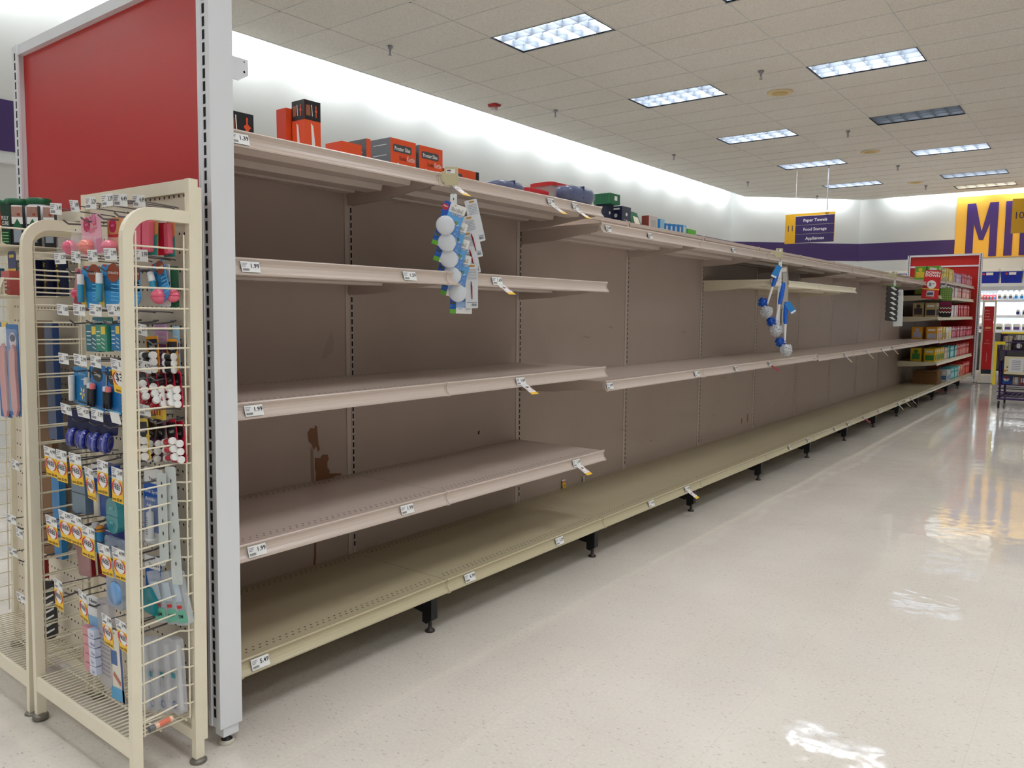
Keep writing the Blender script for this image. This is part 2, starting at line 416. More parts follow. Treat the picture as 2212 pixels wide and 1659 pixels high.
# ------------------------------------------------------------------ gondola shelving run
B = 1.2192
YS = [.272] + [B * k for k in range(1, 14)]
gon = thing('gondola_frame', 'long taupe double-sided gondola back wall with slotted uprights', 'shelving', (0, .272, 0))
def slotstrip(m, x, yc, z0, z1, w=.008, h=.022, pitch=.0318, nx=1):
    z = z0
    while z < z1:
        m.add([(x, yc - w / 2, z), (x, yc + w / 2, z), (x, yc + w / 2, z + h), (x, yc - w / 2, z + h)], [(0, 1, 2, 3)], M_SLOT); z += pitch
# brown drips and scuffs on the panels (their own shapes)
STAIN = mat((128, 84, 50), .5); STAIN2 = mat((150, 122, 100), .6)
BLOBS = []
def blob(P, mt, x=.0006): BLOBS.append((P, mt, x))
blob([(.985, .775), (1.0, .795), (1.022, .792), (1.022, .805), (1.034, .80), (1.04, .722), (1.048, .70), (1.036, .69), (1.028, .715), (1.012, .70), (1.005, .728), (.99, .74)], STAIN)
blob([(1.000, .715), (1.012, .70), (1.014, .62), (1.016, .56), (1.002, .55), (1.0, .61)], STAIN2)
blob([(1.02, .668), (1.048, .662), (1.06, .675), (1.088, .672), (1.094, .652), (1.086, .64), (1.085, .618), (1.098, .60), (1.095, .588), (1.13, .584), (1.162, .578), (1.158, .571), (1.118, .572), (1.13, .563), (1.126, .557), (1.09, .556), (1.052, .546), (1.03, .55), (1.022, .575), (1.026, .60), (1.02, .62)], STAIN)
blob([(1.012, .20), (1.018, .24), (1.02, .36), (1.01, .36), (1.008, .25), (1.002, .215)], STAIN)
blob([(1.06, 1.083), (1.085, 1.141), (1.12, 1.20), (1.132, 1.149), (1.12, 1.11), (1.089, 1.085)], mat((174, 156, 145), .6))
blob([(2.088, .655), (2.1, .657), (2.096, .636), (2.088, .64)], M_SLOT)
blob([(5.80, .33), (5.83, .34), (5.835, .29), (5.81, .285)], mat((150, 112, 66), .6)); blob([(5.95, .36), (5.98, .365), (5.975, .29), (5.95, .285)], mat((150, 112, 66), .6))
for _ in range(16):
    a = random.uniform(2.6, 10.5); b = random.choice((.45, .75, 1.15)) + random.uniform(-.12, .12); k = random.uniform(.3, 1)
    if abs((a / B) % 1 - .5) > .44: continue
    blob([(a, b), (a + .05 * k, b + .015), (a + .09 * k, b + .004), (a + .13 * k, b + .012), (a + .09 * k, b - .006), (a + .04 * k, b + .004)], mat((168, 146, 132), .6))
for k in range(len(YS) - 1):
    y0, y1 = YS[k], YS[k + 1]; m = MB()
    m.box(-.015, -.001, y0 + .018, y1 - .022, .05, 1.866, M_PANEL)  # carried down near the floor to block light passing under the run
    m.box(-.016, .001, y0 + .018, y1 - .022, 1.868, 1.892, M_SHELF)
    m.box(-.016, .0005, y0 + .018, y1 - .022, .205, .212, M_PANEL)
    for P, mt, x in BLOBS:
        if y0 <= P[0][0] < y1: m.add([(x, a, b) for a, b in P], [tuple(range(len(P)))], mt)
    m.build('back_panel', gon, (0, -.272, 0))
for k, y in enumerate(YS):
    m = MB(); ww = .018
    m.box(-.022, .0005, y - ww - .006, y + ww, .03, 1.895, M_SHELF)
    m.box(.0005, .0025, y - ww - .006, y - ww - .003, .03, 1.895, M_SHELF)
    m.box(-.022, .003, y + .003, y + ww, .03, 1.897, M_SHELF)
    slotstrip(m, .0034, y + .0105, .24, 1.88)
    m.build('upright', gon, (0, -.272, 0))
# base legs
lg = MB(); lg.box(.05, .50, -.012, .012, .085, .155, M_BLACK); lg.prism([(.494, .04), (.516, .035), (.544, .055), (.544, .165), (.494, .165)], 'y', -.018, .018, M_BLACK)
lg.prism([(.05, .155), (.55, .155), (.478, .07), (.3, .095), (.05, .1)], 'y', -.003, .003, M_BLACK)
lg_me = lg.mesh('base_leg')
ft = MB(); ft.lathe([(.020, 0), (.021, .006), (.012, .012), (.008, .016), (.008, .045)], (.52, 0, 0), mat((44, 34, 28), .5), 12); ft_me = ft.mesh('levelling_foot')
for k in range(1, 13):
    l = inst('base_leg', lg_me, gon, (0, YS[k] - .302 - (.02 if k == 1 else 0), 0)); inst('levelling_foot', ft_me, l)

def lip_profile(D, g=0.):
    return [(D - .016, 0), (D - .010, .003 + g), (D - .003, .003 + g), (D + g, -.001), (D - .003 + g, -.006), (D - .007 + g, -.013), (D - .007 + g, -.022), (D - .003 + g, -.032), (D + .004 + g, -.040), (D + .009 + g, -.044), (D + .009 + g, -.049 - g), (D + .003, -.050 - g), (D - .008, -.040), (D - .012, -.022), (D - .016, -.012)]
_sh = {}
def shelf_meshes(L, D, m, base=False, ribs=True):
    key = (round(L, 3), D, m.name, base)
    if key in _sh: return _sh[key]
    a = MB(); e = .0015
    a.box(.004, D - .014, e, L - e, -.014, 0, m)
    a.box(D - .022, D - .014, e, L - e, -.04, -.012, m)
    if not base:
        for x0, x1, h in ((.03, .11, .030), (.16, .27, .036), (.33, .43, .030)):
            a.prism([(x0, -.014), (x1, -.014), (x1 - .012, -.014 - h), (x0 + .012, -.014 - h)], 'y', .07, L - .05, m)
    # perforation rows front and back
    for xr, off in ((D - .045, 0), (D - .065, .0127), (.035, 0), (.055, .0127)):
        y = .03 + off
        while y < L - .03:
            a.add([(xr - .0022, y - .004, .0004), (xr + .0022, y - .004, .0004), (xr + .0022, y + .004, .0004), (xr - .0022, y + .004, .0004)], [(0, 1, 2, 3)], M_SLOT); y += .0254
    deck = a.mesh('deck')
    r = MB(); r.prism(lip_profile(D), 'y', e, L - e, m, False)
    for y0, y1 in ((e, e + .006), (L - e - .006, L - e)): r.prism(lip_profile(D, .0022), 'y', y0, y1, m)
    rail = r.mesh('price_rail')
    b = MB(); P = [(.004, -.002), (D - .03, -.002), (D - .02, -.02), (D - .03, -.042), (D - .15, -.056), (.22, -.076), (.004, -.086)]
    b.prism(P, 'y', 0, .003, m)
    br = b.mesh('bracket')
    dot = MB(); dot.disc((D - .12, -.0004, -.022), .007, (1, 0, 0), (0, 0, 1), M_SLOT, 10)
    _sh[key] = (deck, rail, br); return _sh[key]
ZN = {}
def shelf(k, z, D, m, name='metal_shelf', desc='', base=False, brk=True):
    y0, y1 = YS[k - 1], YS[k]; L = y1 - y0; dk, rl, br = shelf_meshes(L, D, m, base)
    lb = '%s, %s bay from the white end post' % (desc, ORD[k])
    o = thing(name, lb, 'shelf', (0, y0, z), group='bare steel shelves of the long run')
    inst('deck', dk, o); inst('price_rail', rl, o)
    if not base:
        inst('bracket', br, o, (0, .013, 0)); inst('bracket', br, o, (0, L - .006, 0))
    return o
DT, DS, DB = .5275, .5675, .570
for k in (1, 2): shelf(k, 1.817, DT, M_SHELF, desc='taupe top shelf')
for k in range(3, 11): shelf(k, 1.741, .524, M_SHELF, desc='empty taupe top shelf')
for k in (11, 12, 13): shelf(k, 1.817, DT, M_SHELF, desc='stocked top shelf')
for k in (1, 2): shelf(k, 1.437, DS, M_SHELF, desc='empty taupe shelf below the top one')
for k in (5, 6): shelf(k, 1.545, .56, M_CREAM, desc='empty cream shelf close under the top shelf')
for k in (1, 2): shelf(k, 1.004, DS, M_SHELF, desc='empty taupe shelf at waist height')
for k in range(3, 11): shelf(k, .928 if k < 6 else .915, DS, M_SHELF, desc='long empty middle shelf')
for k in (1, 2): shelf(k, .568, DS, M_SHELF, desc='empty taupe shelf above the bottom deck')
for k in (11, 12, 13):
    shelf(k, 1.575, .53, M_CREAM, desc='upper stocked shelf'); shelf(k, 1.255, .53, M_CREAM, desc='stocked shelf below the upper two')
    shelf(k, .905, DS, M_SHELF, desc='stocked middle shelf'); shelf(k, .57, .55, M_CREAM, desc='stocked shelf above the bottom deck')
for k in range(1, 14): shelf(k, .2087, DB, M_BASE, 'base_deck_shelf', 'olive tan bottom deck shelf', True)
# top shelves on the hidden side of the run, carrying the cartons seen over the back panel
dk, rl, br = shelf_meshes(B, .45, M_SHELF)
for k in range(3, 7):
    o = thing('metal_shelf', 'top shelf on the far side of the run behind the %s bay' % ORD[k], 'shelf', (-.022, YS[k], 1.86), PI, group='shelves on the far side of the run')
    inst('deck', dk, o); inst('price_rail', rl, o); inst('bracket', br, o, (0, .013, 0)); inst('bracket', br, o, (0, B - .006, 0))

# ------------------------------------------------------------------ end panels
def end_panel(y, ztop, split, label, facing, zb=.06):
    XL = .636 if facing else .60
    o = thing('end_panel', label, 'end panel', (0, y, 0))
    pm = MB(); pm.box(-XL, .585, .02, .045, .14, split, M_RED)
    pm.build('red_panel', o)
    rm = MB(); rm.box(-XL, .585, .0, .05, ztop - .035, ztop, M_WHITE)
    if split < ztop - .05:
        rm.box(-XL, .585, .012, .05, split, split + .03, M_WHITE)
        hm = MB(); hm.box(-XL, .585, .02, .045, split + .03, ztop - .035, M_RED); hm.build('red_header_panel', o)
    rm.build('top_rail', o)
    for s in (-1, 1):
        c = MB(); xa, xb = (.582, .632) if s > 0 else (-XL - .032, -XL + .018)
        c.box(xa, xb, 0, .072, zb, ztop + (.28 if facing > 0 and s > 0 else .0), M_WHITE)
        xs = .606 if s > 0 else -XL - .006
        z = zb + .03; yy = -.0005
        while z < ztop + (.26 if facing > 0 and s > 0 else -.02):
            c.add([(xs - .006, yy, z), (xs + .006, yy, z), (xs + .006, yy, z + .026), (xs - .006, yy, z + .026)], [(0, 1, 2, 3)], M_SLOT); z += .0345
        c.box(xa - .004 if s > 0 else xb - .01, xa + .01 if s > 0 else xb + .004, -.004, .004, zb, ztop, M_WHITE)
        col = c.build('slotted_post', o)
        f = MB()
        f.box(min(.588 * s, .628 * s), max(.588 * s, .628 * s), .012, .062, .03, zb + .002, M_WHITE)
        f.build('post_foot', col)
        g = MB(); g.lathe([(.022, 0), (.024, .008), (.017, .012)], (.608 * s, .035, 0), mat((196, 190, 176), .5), 14)
        g.lathe([(.017, .012), (.008, .02), (.008, .034)], (.608 * s, .035, 0), M_BLACK, 12); g.build('levelling_glide', col)
    return o
ep = end_panel(.165, 2.245, 2.21, 'tall red end panel in light grey slotted posts, in the left foreground', 1)
ep.rotation_euler = (-.012, 0, 0)
m = MB(); m.prism([(.072, 1.998), (.131, 1.998), (.131, 1.955), (.100, 1.935), (.072, 1.935)], 'x', .615, .6185, M_WHITE)
m.disc((.619, .118, 1.962), .0035, (0, 1, 0), (0, 0, 1), M_SLOT, 10); m.disc((.619, .118, 1.99), .002, (0, 1, 0), (0, 0, 1), M_SLOT, 8); m.build('bracket_tab', ep)
end_panel(15.87, 2.43, 2.19, 'far red end panel with a white rail, closing the stocked shelves', 0)

# ------------------------------------------------------------------ price tickets and sale flags on shelf rails
TILT = Vector((.30, 0, -.954)).normalized()
def ticket(y, z, D, price, wd=.064, label=None):
    m = MB(); h = .034; v = -TILT; u = Vector((0, 1, 0)); n = Vector((.954, 0, .30))
    c = Vector((D + .0035, y, z - .024)); a = c - u * wd / 2 - v * h / 2
    P = [a, a + u * wd, a + u * wd + v * h, a + v * h]
    m.quad(*[p + n * .0 for p in P], WHT); m.quad(*[p - n * .0008 for p in P[::-1]], WHT)
    q = n * .0007
    m.text(price, a + u * (wd * .97) + v * h * .42 + q, u, v, h * .40, INK, 'R', .015)
    for i in range(3): m.quad(*[a + u * (wd * .04) + v * h * (.78 - i * .13) + q + u * x + v * yv for x, yv in ((0, 0), (wd * (.3 - .05 * i), 0), (wd * (.3 - .05 * i), h * .05), (0, h * .05))], GREYTXT)
    for i in range(11): m.quad(*[a + u * (wd * (.06 + i * .032)) + v * h * .12 + q + u * x + v * yv for x, yv in ((0, 0), (.0009, 0), (.0009, h * .22), (0, h * .22))], INK)
    return m
def flag(m, y, z, D, txt, wd=.048, ln=.055, red=False, droop=.040):
    # stiff paper flag sticking out from the rail into the aisle
    a = Vector((D + .006, y, z - .04)); e = a + Vector((ln, .012, -droop)); u = Vector((0, 1, 0)) * wd
    d = (a - e); n = u.cross(d).normalized(); n = n if n.z > 0 else -n
    bz = mat((214, 90, 110), .5) if red else WHT
    m.quad(a, e, e + u, a + u, bz); m.quad(*[p - n * .0006 for p in (a + u, e + u, e, a)], bz)
    up = n * .0005; dn = -d
    m.quad(*[a + dn * s + u * t + up for s, t in ((.78, 0), (1, 0), (1, 1), (.78, 1))], TKYEL)
    c = a + dn * .45 + u * .5 + up
    for sg in (0, 1): m.arc(c, wd * .38, .003, -1.2 + PI * sg, 1.2 + PI * sg, u, d, TKRED, r2=ln * .30)
    m.text(txt, c - dn * .1 + up, u, d, ln * .2, INK, 'C', .02)
tks = [(.345, 1.817, DT, '1.39', None, 'top shelf rail beside the white post'), (1.285, 1.817, DT, '3.99', 'r', 'top shelf rail beside the hanging scrub cards'),
       (1.975, 1.817, DT, '2.79', '2 for', 'top shelf rail under the red-lidded tubs'), (2.185, 1.817, DT, '2.79', '$2', 'top shelf rail near its open end'),
       (.345, 1.437, DS, '1.99', None, 'second shelf rail beside the white post'), (1.015, 1.437, DS, '1.39', None, 'second shelf rail just left of the hanging scrub cards'),
       (1.53, 1.437, DS, '1.69', '$5', 'second shelf rail right of the hanging scrub cards'),
       (.345, 1.004, DS, '1.99', None, 'waist-height shelf rail beside the white post'), (1.70, 1.004, DS, '1.69', '$5', 'waist-height shelf rail'),
       (.345, .568, DS, '1.99', None, 'lower shelf rail beside the white post'), (.995, .568, DS, '1.99', None, 'lower shelf rail left of the joint'), (2.165, .568, DS, '1.59', '$5', 'lower shelf rail near its open end'),
       (.345, .2087, DB, '5.49', None, 'bottom deck rail beside the white post'), (1.355, .2087, DB, '6.99', None, 'bottom deck rail just past the first joint'), (2.02, .2087, DB, '5.29', None, 'bottom deck rail before the second joint'),
       (2.967, .2087, DB, '5.99', None, 'bottom deck rail in the third bay'), (3.45, .2087, DB, '4.49', '$4', 'bottom deck rail above the third leg'),
       (2.475, .928, DS, '8.49', None, 'near end of the long middle shelf'), (3.55, .928, DS, '3.79', None, 'middle shelf rail in the third bay'),
       (2.505, 1.741, .524, '10.49', None, 'near end of the lower top shelf'), (2.965, 1.741, .524, '10.99', None, 'lower top shelf rail mid bay'), (4.19, 1.741, .524, '9.99', None, 'lower top shelf rail in the fourth bay')]
for y, z, D, pr, fl, where in tks:
    t = thing('price_ticket', 'white %s ticket%s, %s' % (pr, ' with sale flag' if fl else '', where), 'price tag', (D, y, z), group='tickets on the shelf rails')
    m = ticket(y, z, D, pr, .05 if z == 1.741 or (D == DT and y > 1.5) else .064); m.M = Matrix.Identity(4)
    b = m.build('ticket', t, (-D, -y, -z))
    if fl:
        m = MB(); flag(m, y - .005, z, D, '$5' if fl == 'r' else fl, red=False); m.build('sale_flag', t, (-D, -y, -z))
for k, (y, z, c) in enumerate([(6.007, .915, None), (6.985, .915, 'f'), (7.855, .915, 'f'), (8.529, .915, 'f'), (9.068, .915, 'f'), (4.865, .928, 'p'), (5.41, .2087, None), (6.743, .2087, None), (7.84, .2087, 'p'), (8.52, .2087, None), (9.516, .2087, 'f'), (9.92, .2087, 'f'), (10.30, .2087, 'f'), (5.9, .2087, None), (7.2, .2087, None), (4.19, .928, None)]):
    D = DS if z > .5 else DB
    nm = {None: 'small blank ticket', 'f': 'narrow pale paper flag', 'p': 'pink paper flag'}[c]
    m = ticket(y, z, D, '4.99', .045)
    if c == 'f':
        a = Vector((D + .006, y, z - .038)); e = a + Vector((.055, .01, -.06)); u = Vector((0, .034, 0))
        m.quad(a, e, e + u, a + u, WHT); m.quad(a + u, e + u, e, a, WHT); m.quad(*[e.lerp(a, t) + u * s + Vector((0, 0, .0006)) for t, s in ((0, 0), (.2, 0), (.2, 1), (0, 1))], TKYEL)
    if c == 'p':
        a = Vector((D + .006, y, z - .038)); e = a + Vector((.05, .03, -.045)); u = Vector((0, .06, 0)); pk = mat((206, 84, 104), .5)
        m.quad(a, e, e + u, a + u, pk); m.quad(a + u, e + u, e, a, pk)
    m.build('price_ticket', label='%s, %s rail, %s of the %s bay' % (nm, 'middle shelf' if z > .5 else 'bottom deck', ['near end', 'near half', 'far half', 'far end'][int((y / B % 1) * 4)], ORD[int(y / B) + 1]), cat='price tag', group='tickets far down the run')
# two dropped cards lying against the back panel
m = MB(); m.M = Matrix.Translation((.012, 2.90, .2095)) @ Matrix.Rotation(-.12, 4, 'Y'); m.box(0, .001, -.018, .018, 0, .05, WHT)
m.quad((.0016, -.018, 0), (.0016, .018, 0), (.0016, .018, .034), (.0016, -.018, .034), TKYEL); m.text('4', (.002, -.004, .006), (0, 1, 0), (0, 0, 1), .016, INK); m.quad((.0016, -.018, .034), (.0016, .018, .034), (.0016, .018, .04), (.0016, -.018, .04), TKRED)
m.build('dropped_price_card', label='yellow and white price card leaning on the back panel of the bottom deck', cat='price tag')
m = MB(); m.M = Matrix.Translation((.010, 3.13, .2095)) @ Matrix.Rotation(-.1, 4, 'Y'); m.box(0, .001, -.012, .012, 0, .035, mat((206, 204, 190), .5)); m.box(.001, .002, -.009, .009, .003, .02, mat((190, 188, 172), .5))
m.build('plastic_ticket_clip', label='small pale plastic clip leaning on the panel right of the dropped yellow card', cat='clip')

# ------------------------------------------------------------------ cartons on the top shelves
def carton(name, label, cat, x1, y0, y1, z0, z1, depth, front, side, top=None, deco=None, rot=0, group=None):
    m = MB(); W, H = y1 - y0, z1 - z0; top = top or side
    X0 = -depth
    m.quad((0, 0, 0), (0, W, 0), (0, W, H), (0, 0, H), front); m.quad((X0, W, 0), (X0, 0, 0), (X0, 0, H), (X0, W, H), front)
    m.quad((X0, 0, 0), (0, 0, 0), (0, 0, H), (X0, 0, H), side); m.quad((0, W, 0), (X0, W, 0), (X0, W, H), (0, W, H), side)
    m.quad((X0, 0, H), (0, 0, H), (0, W, H), (X0, W, H), top); m.quad((X0, W, 0), (0, W, 0), (0, 0, 0), (X0, 0, 0), top)
    if deco: deco(m, W, H, X0)
    return m.build(name, None, (x1, y0, z0), rot, label, cat, group)
ORG = mat((226, 84, 40), .35); GRY = mat((112, 116, 122), .4); BLK2 = mat((28, 28, 34), .35); OW = mat((232, 232, 230), .4)
U, V, e1 = (0, 1, 0), (0, 0, 1), .0006
def rect(m, x, y0, y1, z0, z1, c): m.quad((x, y0, z0), (x, y1, z0), (x, y1, z1), (x, y0, z1), c)
def rectS(m, x0, x1, z0, z1, c, y=-.0006): m.quad((x0, y, z0), (x1, y, z0), (x1, y, z1), (x0, y, z1), c)
def shape(m, P, c, x=.0006): m.add([(x, a, b) for a, b in P], [tuple(range(len(P)))], c)
def d_knife(m, W, H, X0):
    rect(m, e1, 0, W, H * .72, H, BLK2); rectS(m, X0, 0, H * .72, H, BLK2)
    for f in (lambda P, c: shape(m, [(W * a, H * b) for a, b in P], c, .0012), lambda P, c: m.add([(X0 + (-X0) * a, -.0012, H * b) for a, b in P], [tuple(range(len(P)))], c)):
        f([(.38, .68), (.52, .64), (.62, .4), (.60, .12), (.52, .10), (.44, .3)], OW); f([(.2, .3), (.38, .34), (.45, .2), (.36, .08), (.22, .1)], mat((210, 205, 206), .4))
        f([(.68, .94), (.74, .94), (.74, .88), (.80, .86), (.74, .84), (.74, .77), (.68, .77), (.68, .84), (.62, .86), (.68, .88)], ORG); f([(.1, .93), (.36, .93), (.36, .78), (.1, .78)], mat((150, 90, 60), .5)); f([(.42, .94), (.46, .94), (.50, .78), (.46, .78)], OW)
Z1 = 1.8185
carton('knife_box', 'black and orange electric knife box standing tallest on the top shelf', 'box', .16, .872, .948, Z1, 2.078, .075, ORG, ORG, BLK2, d_knife)
carton('knife_box', 'plain orange side of a lower box directly behind the tallest orange box', 'box', .075, .852, .92, Z1, 2.055, .06, ORG, mat((200, 60, 34), .4), ORG, None)
carton('knife_box', 'black-topped box half hidden behind the white end post on the top shelf', 'box', .30, .45, .553, Z1, 1.935, .1, BLK2, BLK2, BLK2, lambda m, W, H, X0: (shape(m, [(W * a, H * b) for a, b in ((.72, .88), (.78, .88), (.78, .7), (.9, .62), (.78, .5), (.78, .2), (.72, .2), (.72, .5), (.62, .62), (.72, .7))], ORG, .001), shape(m, [(W * .1, H * .3), (W * .3, H * .3), (W * .3, H * .8), (W * .1, H * .8)], mat((150, 80, 50), .5), .001), shape(m, [(W * .36, H * .2), (W * .4, H * .2), (W * .36, H * .9), (W * .32, H * .9)], OW, .001)))
def d_kettle(m, W, H, X0, word='Durable Kettle'):
    m.rbox(.0006, .0012, W * .1, W * .82, H * .72, H * .88, .008, mat((70, 74, 80), .4), 'x'); m.text('Proctor Silex', (.0018, W * .46, H * .755), U, V, H * .085, OW, 'C', .02, width=W * .62)
    m.text('Durable', (.0012, W * .34, H * .56), U, V, H * .09, BLK2, 'L', width=W * .26); m.text('Kettle', (.0012, W * .64, H * .56), U, V, H * .12, OW, 'L', width=W * .3)
    shape(m, [(W * a, H * b) for a, b in ((.06, .38), (.28, .5), (.55, .36), (.66, .3), (.64, .06), (.1, .06), (.14, .28))], OW, .0012)
    shape(m, [(W * a, H * b) for a, b in ((.7, .22), (.74, .3), (.86, .2), (.88, .08), (.7, .06))], OW, .0012)
    for i in range(3): rectS(m, X0 * .85, X0 * .2, H * (.86 - .22 * i), H * (.875 - .22 * i), OW)
    m.add([(X0 * .9 + a * .09, -.001, H * .05 + b * .09) for a, b in ((.1, 0), (.8, 0), (.95, .6), (.7, .75), (.2, .7), (0, .3))], [(0, 1, 2, 3, 4, 5)], OW)
carton('kettle_box', 'orange and grey electric kettle box with its grey side showing, left of its twin', 'box', .16, 1.316, 1.468, Z1, 2.016, .125, ORG, GRY, GRY, d_kettle)
carton('kettle_box', 'orange electric kettle box right of its twin, beside the hanging clip', 'box', .16, 1.489, 1.64, Z1, 2.014, .125, ORG, GRY, GRY, d_kettle)
carton('appliance_box', 'grey box with an orange edge left of the kettle boxes', 'box', .15, 1.19, 1.213, Z1, 1.99, .11, ORG, mat((98, 104, 108), .4), GRY, lambda m, W, H, X0: [rectS(m, X0 * .9, X0 * .2, H * (.68 - .3 * i), H * (.70 - .3 * i), OW) for i in range(2)])
carton('appliance_box', 'low orange box lying left of the grey box', 'box', .15, 1.06, 1.165, Z1, 1.958, .1, ORG, ORG, ORG)
carton('toaster_box', 'low orange box with a grey logo bar right of the hanging clip', 'box', .20, 1.60 + .065, 1.85, Z1, 1.94, .16, ORG, ORG, mat((180, 70, 40), .4), lambda m, W, H, X0: (m.rbox(.0006, .0012, W * .1, W * .35, H * .5, H * .8, .006, mat((70, 74, 80), .4), 'x'), m.text('Silex', (.0018, W * .22, H * .58), U, V, H * .15, OW, 'C', .02, width=W * .18), m.text('Toaster', (.0012, W * .5, H * .2), U, V, H * .16, OW, 'L'), rect(m, .001, W * .88, W, 0, H, BLK2)))
# plastic tubs
def tub(label, x, y0, y1, z1, depth, lid, body, name='storage_tub', lidh=.02, z0=Z1):
    L = y1 - y0; o = thing(name, label, 'container', (x - depth / 2, (y0 + y1) / 2, z0)); H = z1 - z0
    b = MB(); n = 4
    P0 = lambda s: [((depth / 2 - .004) * s * cx, (L / 2 - .004) * s * cy) for cx, cy in ((.8, -1), (1, -.85), (1, .85), (.8, 1), (-.8, 1), (-1, .85), (-1, -.85), (-.8, -1))]
    a0, a1 = P0(.86), P0(.99); vs = [(*p, 0) for p in a0] + [(*p, H - lidh) for p in a1]
    b.add(vs, [(i, (i + 1) % 8, 8 + (i + 1) % 8, 8 + i) for i in range(8)], body, False); b.add(vs, [tuple(range(7, -1, -1))], body)
    b.build('tub_body', o)
    l = MB(); l.rbox(-depth / 2, depth / 2, -L / 2, L / 2, H - lidh, H - .005, .03, lid); l.rbox(-depth / 2 + .012, depth / 2 - .012, -L / 2 + .012, L / 2 - .012, H - .005, H, .025, lid); l.build('lid', o)
    return o
CLEAR = mat((216, 214, 210), .15, 0, .55); REDLID = mat((196, 44, 50), .35); REDC = mat((214, 90, 92), .25, 0, .85)
tub('low clear red food tub with red lid on the top shelf', .40, 1.975, 2.165, 1.875, .14, REDLID, REDC)
tub('taller clear food tub with a red lid behind the wrapped blue dish', .395, 2.18, 2.43, 1.93, .15, REDLID, CLEAR)
def wrapped(label, x, y0, y1, z1, rx, col, film=True, z0=Z1):
    yc, L, H = (y0 + y1) / 2, y1 - y0, z1 - z0
    o = thing('wrapped_dish', label, 'dish', (x, yc, z0)); b = MB()
    prof = [(.55, 0), (.85, .12), (1, .45), (.99, .7), (.9, .9), (.5, 1.0), (.001, 1.0)]; N = 28; vs = []; fs = []
    for r, h in prof:
        for k in range(N):
            t = 2 * PI * k / N; c, s_ = math.cos(t), math.sin(t); e = .5
            vs.append((rx * r * math.copysign(abs(c) ** e, c), L / 2 * r * math.copysign(abs(s_) ** .7, s_), H * h))
    for i in range(len(prof) - 1):
        for k in range(N): fs.append((i * N + k, i * N + (k + 1) % N, (i + 1) * N + (k + 1) % N, (i + 1) * N + k))
    fs.append(tuple(range(N - 1, -1, -1)))
    b.add(vs, fs, col, True); b.box(-rx * .9, rx * .995, -.004, .004, H * .3, H * 1.01, mat((40, 56, 100), .3)); b.build('dish_body', o)
    if film:
        f = MB(); random.seed(int(y0 * 100)); k = 1.035
        f.add([(v[0] * k + random.uniform(-.003, .003), v[1] * (k + .015) + random.uniform(-.004, .004), v[2] * 1.03 + random.uniform(0, .003)) for v in vs], fs[:-1], mat((240, 245, 250), .06, 0, .10), False); f.build('shrink_wrap', o)
    return o
NAVY = mat((44, 60, 112), .3)
wrapped('shrink-wrapped navy oval dish with handles, lower one on the left', .34, 1.755, 1.96, 1.885, .07, NAVY)
wrapped('large shrink-wrapped blue divided dish near the open end of the top shelf', .458, 2.16, 2.425, 1.905, .052, NAVY)
# cartons behind the back panel, standing on the far side shelves
Z2 = 1.862; GRN = mat((30, 106, 70), .4); NV = mat((30, 36, 66), .4); NVS = mat((62, 66, 84), .4)
carton('green_carton', 'dark green carton with ribbed end stacked on top of a navy coffee carton', 'box', -.15, 3.66, 3.80, 2.031, 2.10, .13, mat((34, 100, 66), .5), GRN, GRN, lambda m, W, H, X0: ([rectS(m, X0 + .012 * i, X0 + .012 * i + .005, .004, H - .004, mat((22, 84, 54), .5)) for i in range(10)], rect(m, e1, W * .45, W * .72, H * .35, H * .78, OW)))
def d_cof(m, W, H, X0):
    rect(m, e1, W * .05, W * .9, 0, H * .18, OW); m.text('Coffee', (.001, W * .5, H * .35), U, V, H * .12, OW, 'C'); m.disc((.001, W * .5, H * .68), W * .1, U, V, OW)
    rectS(m, X0 * .7, X0 * .2, H * .86, H * .93, OW); rectS(m, X0 * .85, X0 * .15, H * .3, H * .42, OW); m.disc((X0 * .5, -.0006, H * .62), .014, (1, 0, 0), V, OW); rectS(m, X0, X0 * .3, 0, H * .12, GRN)
carton('coffee_carton', 'navy coffee carton under the green carton, behind the shelf end', 'box', -.20, 3.69, 3.80, Z2, 2.03, .13, NV, NV, NV, d_cof)
carton('coffee_carton', 'navy coffee carton with a grey-blue side, right of its twin', 'box', -.15, 3.831, 3.957, Z2, 2.03, .10, NVS, NV, NV, d_cof)
m = MB(); m.M = Matrix.Translation((-.17, 4.06, Z2)) ; KB_ = mat((238, 232, 214), .5)
m.add([(0, 0, 0), (0, .15, 0), (-.06, .13, .16), (-.06, .02, .165), (-.1, 0, 0), (-.1, .15, 0), (-.075, .13, .16), (-.075, .02, .165)], [(0, 1, 2, 3), (5, 4, 7, 6), (0, 3, 7, 4), (1, 5, 6, 2), (3, 2, 6, 7), (0, 4, 5, 1)], GRN)
m.add([(.001, .03, .01), (.001, .13, .01), (-.045, .12, .125), (-.045, .045, .13)], [(0, 1, 2, 3)], KB_)
m.build('snack_bag', label='slumped green bag with a cream label, between the coffee cartons and a white carton', cat='bag')
carton('white_carton', 'white carton with a dark red side, behind the back panel', 'box', -.15, 4.232, 4.373, Z2, 2.005, .06, mat((206, 198, 194), .5), mat((120, 44, 36), .5), OW, lambda m, W, H, X0: (rect(m, e1, W * .05, W * .95, 0, H * .2, mat((196, 80, 66), .5)), rect(m, e1, W * .2, W * .8, H * .4, H * .8, mat((186, 182, 178), .5))))
BLU = mat((44, 136, 206), .4); LBL = mat((150, 200, 226), .4)
carton('blue_carton', 'taller blue carton first in the row of small blue cartons', 'box', -.15, 4.415, 4.487, Z2, 1.998, .06, LBL, BLU, BLU, lambda m, W, H, X0: rect(m, e1, W * .3, W * .6, H * .1, H * .5, OW))
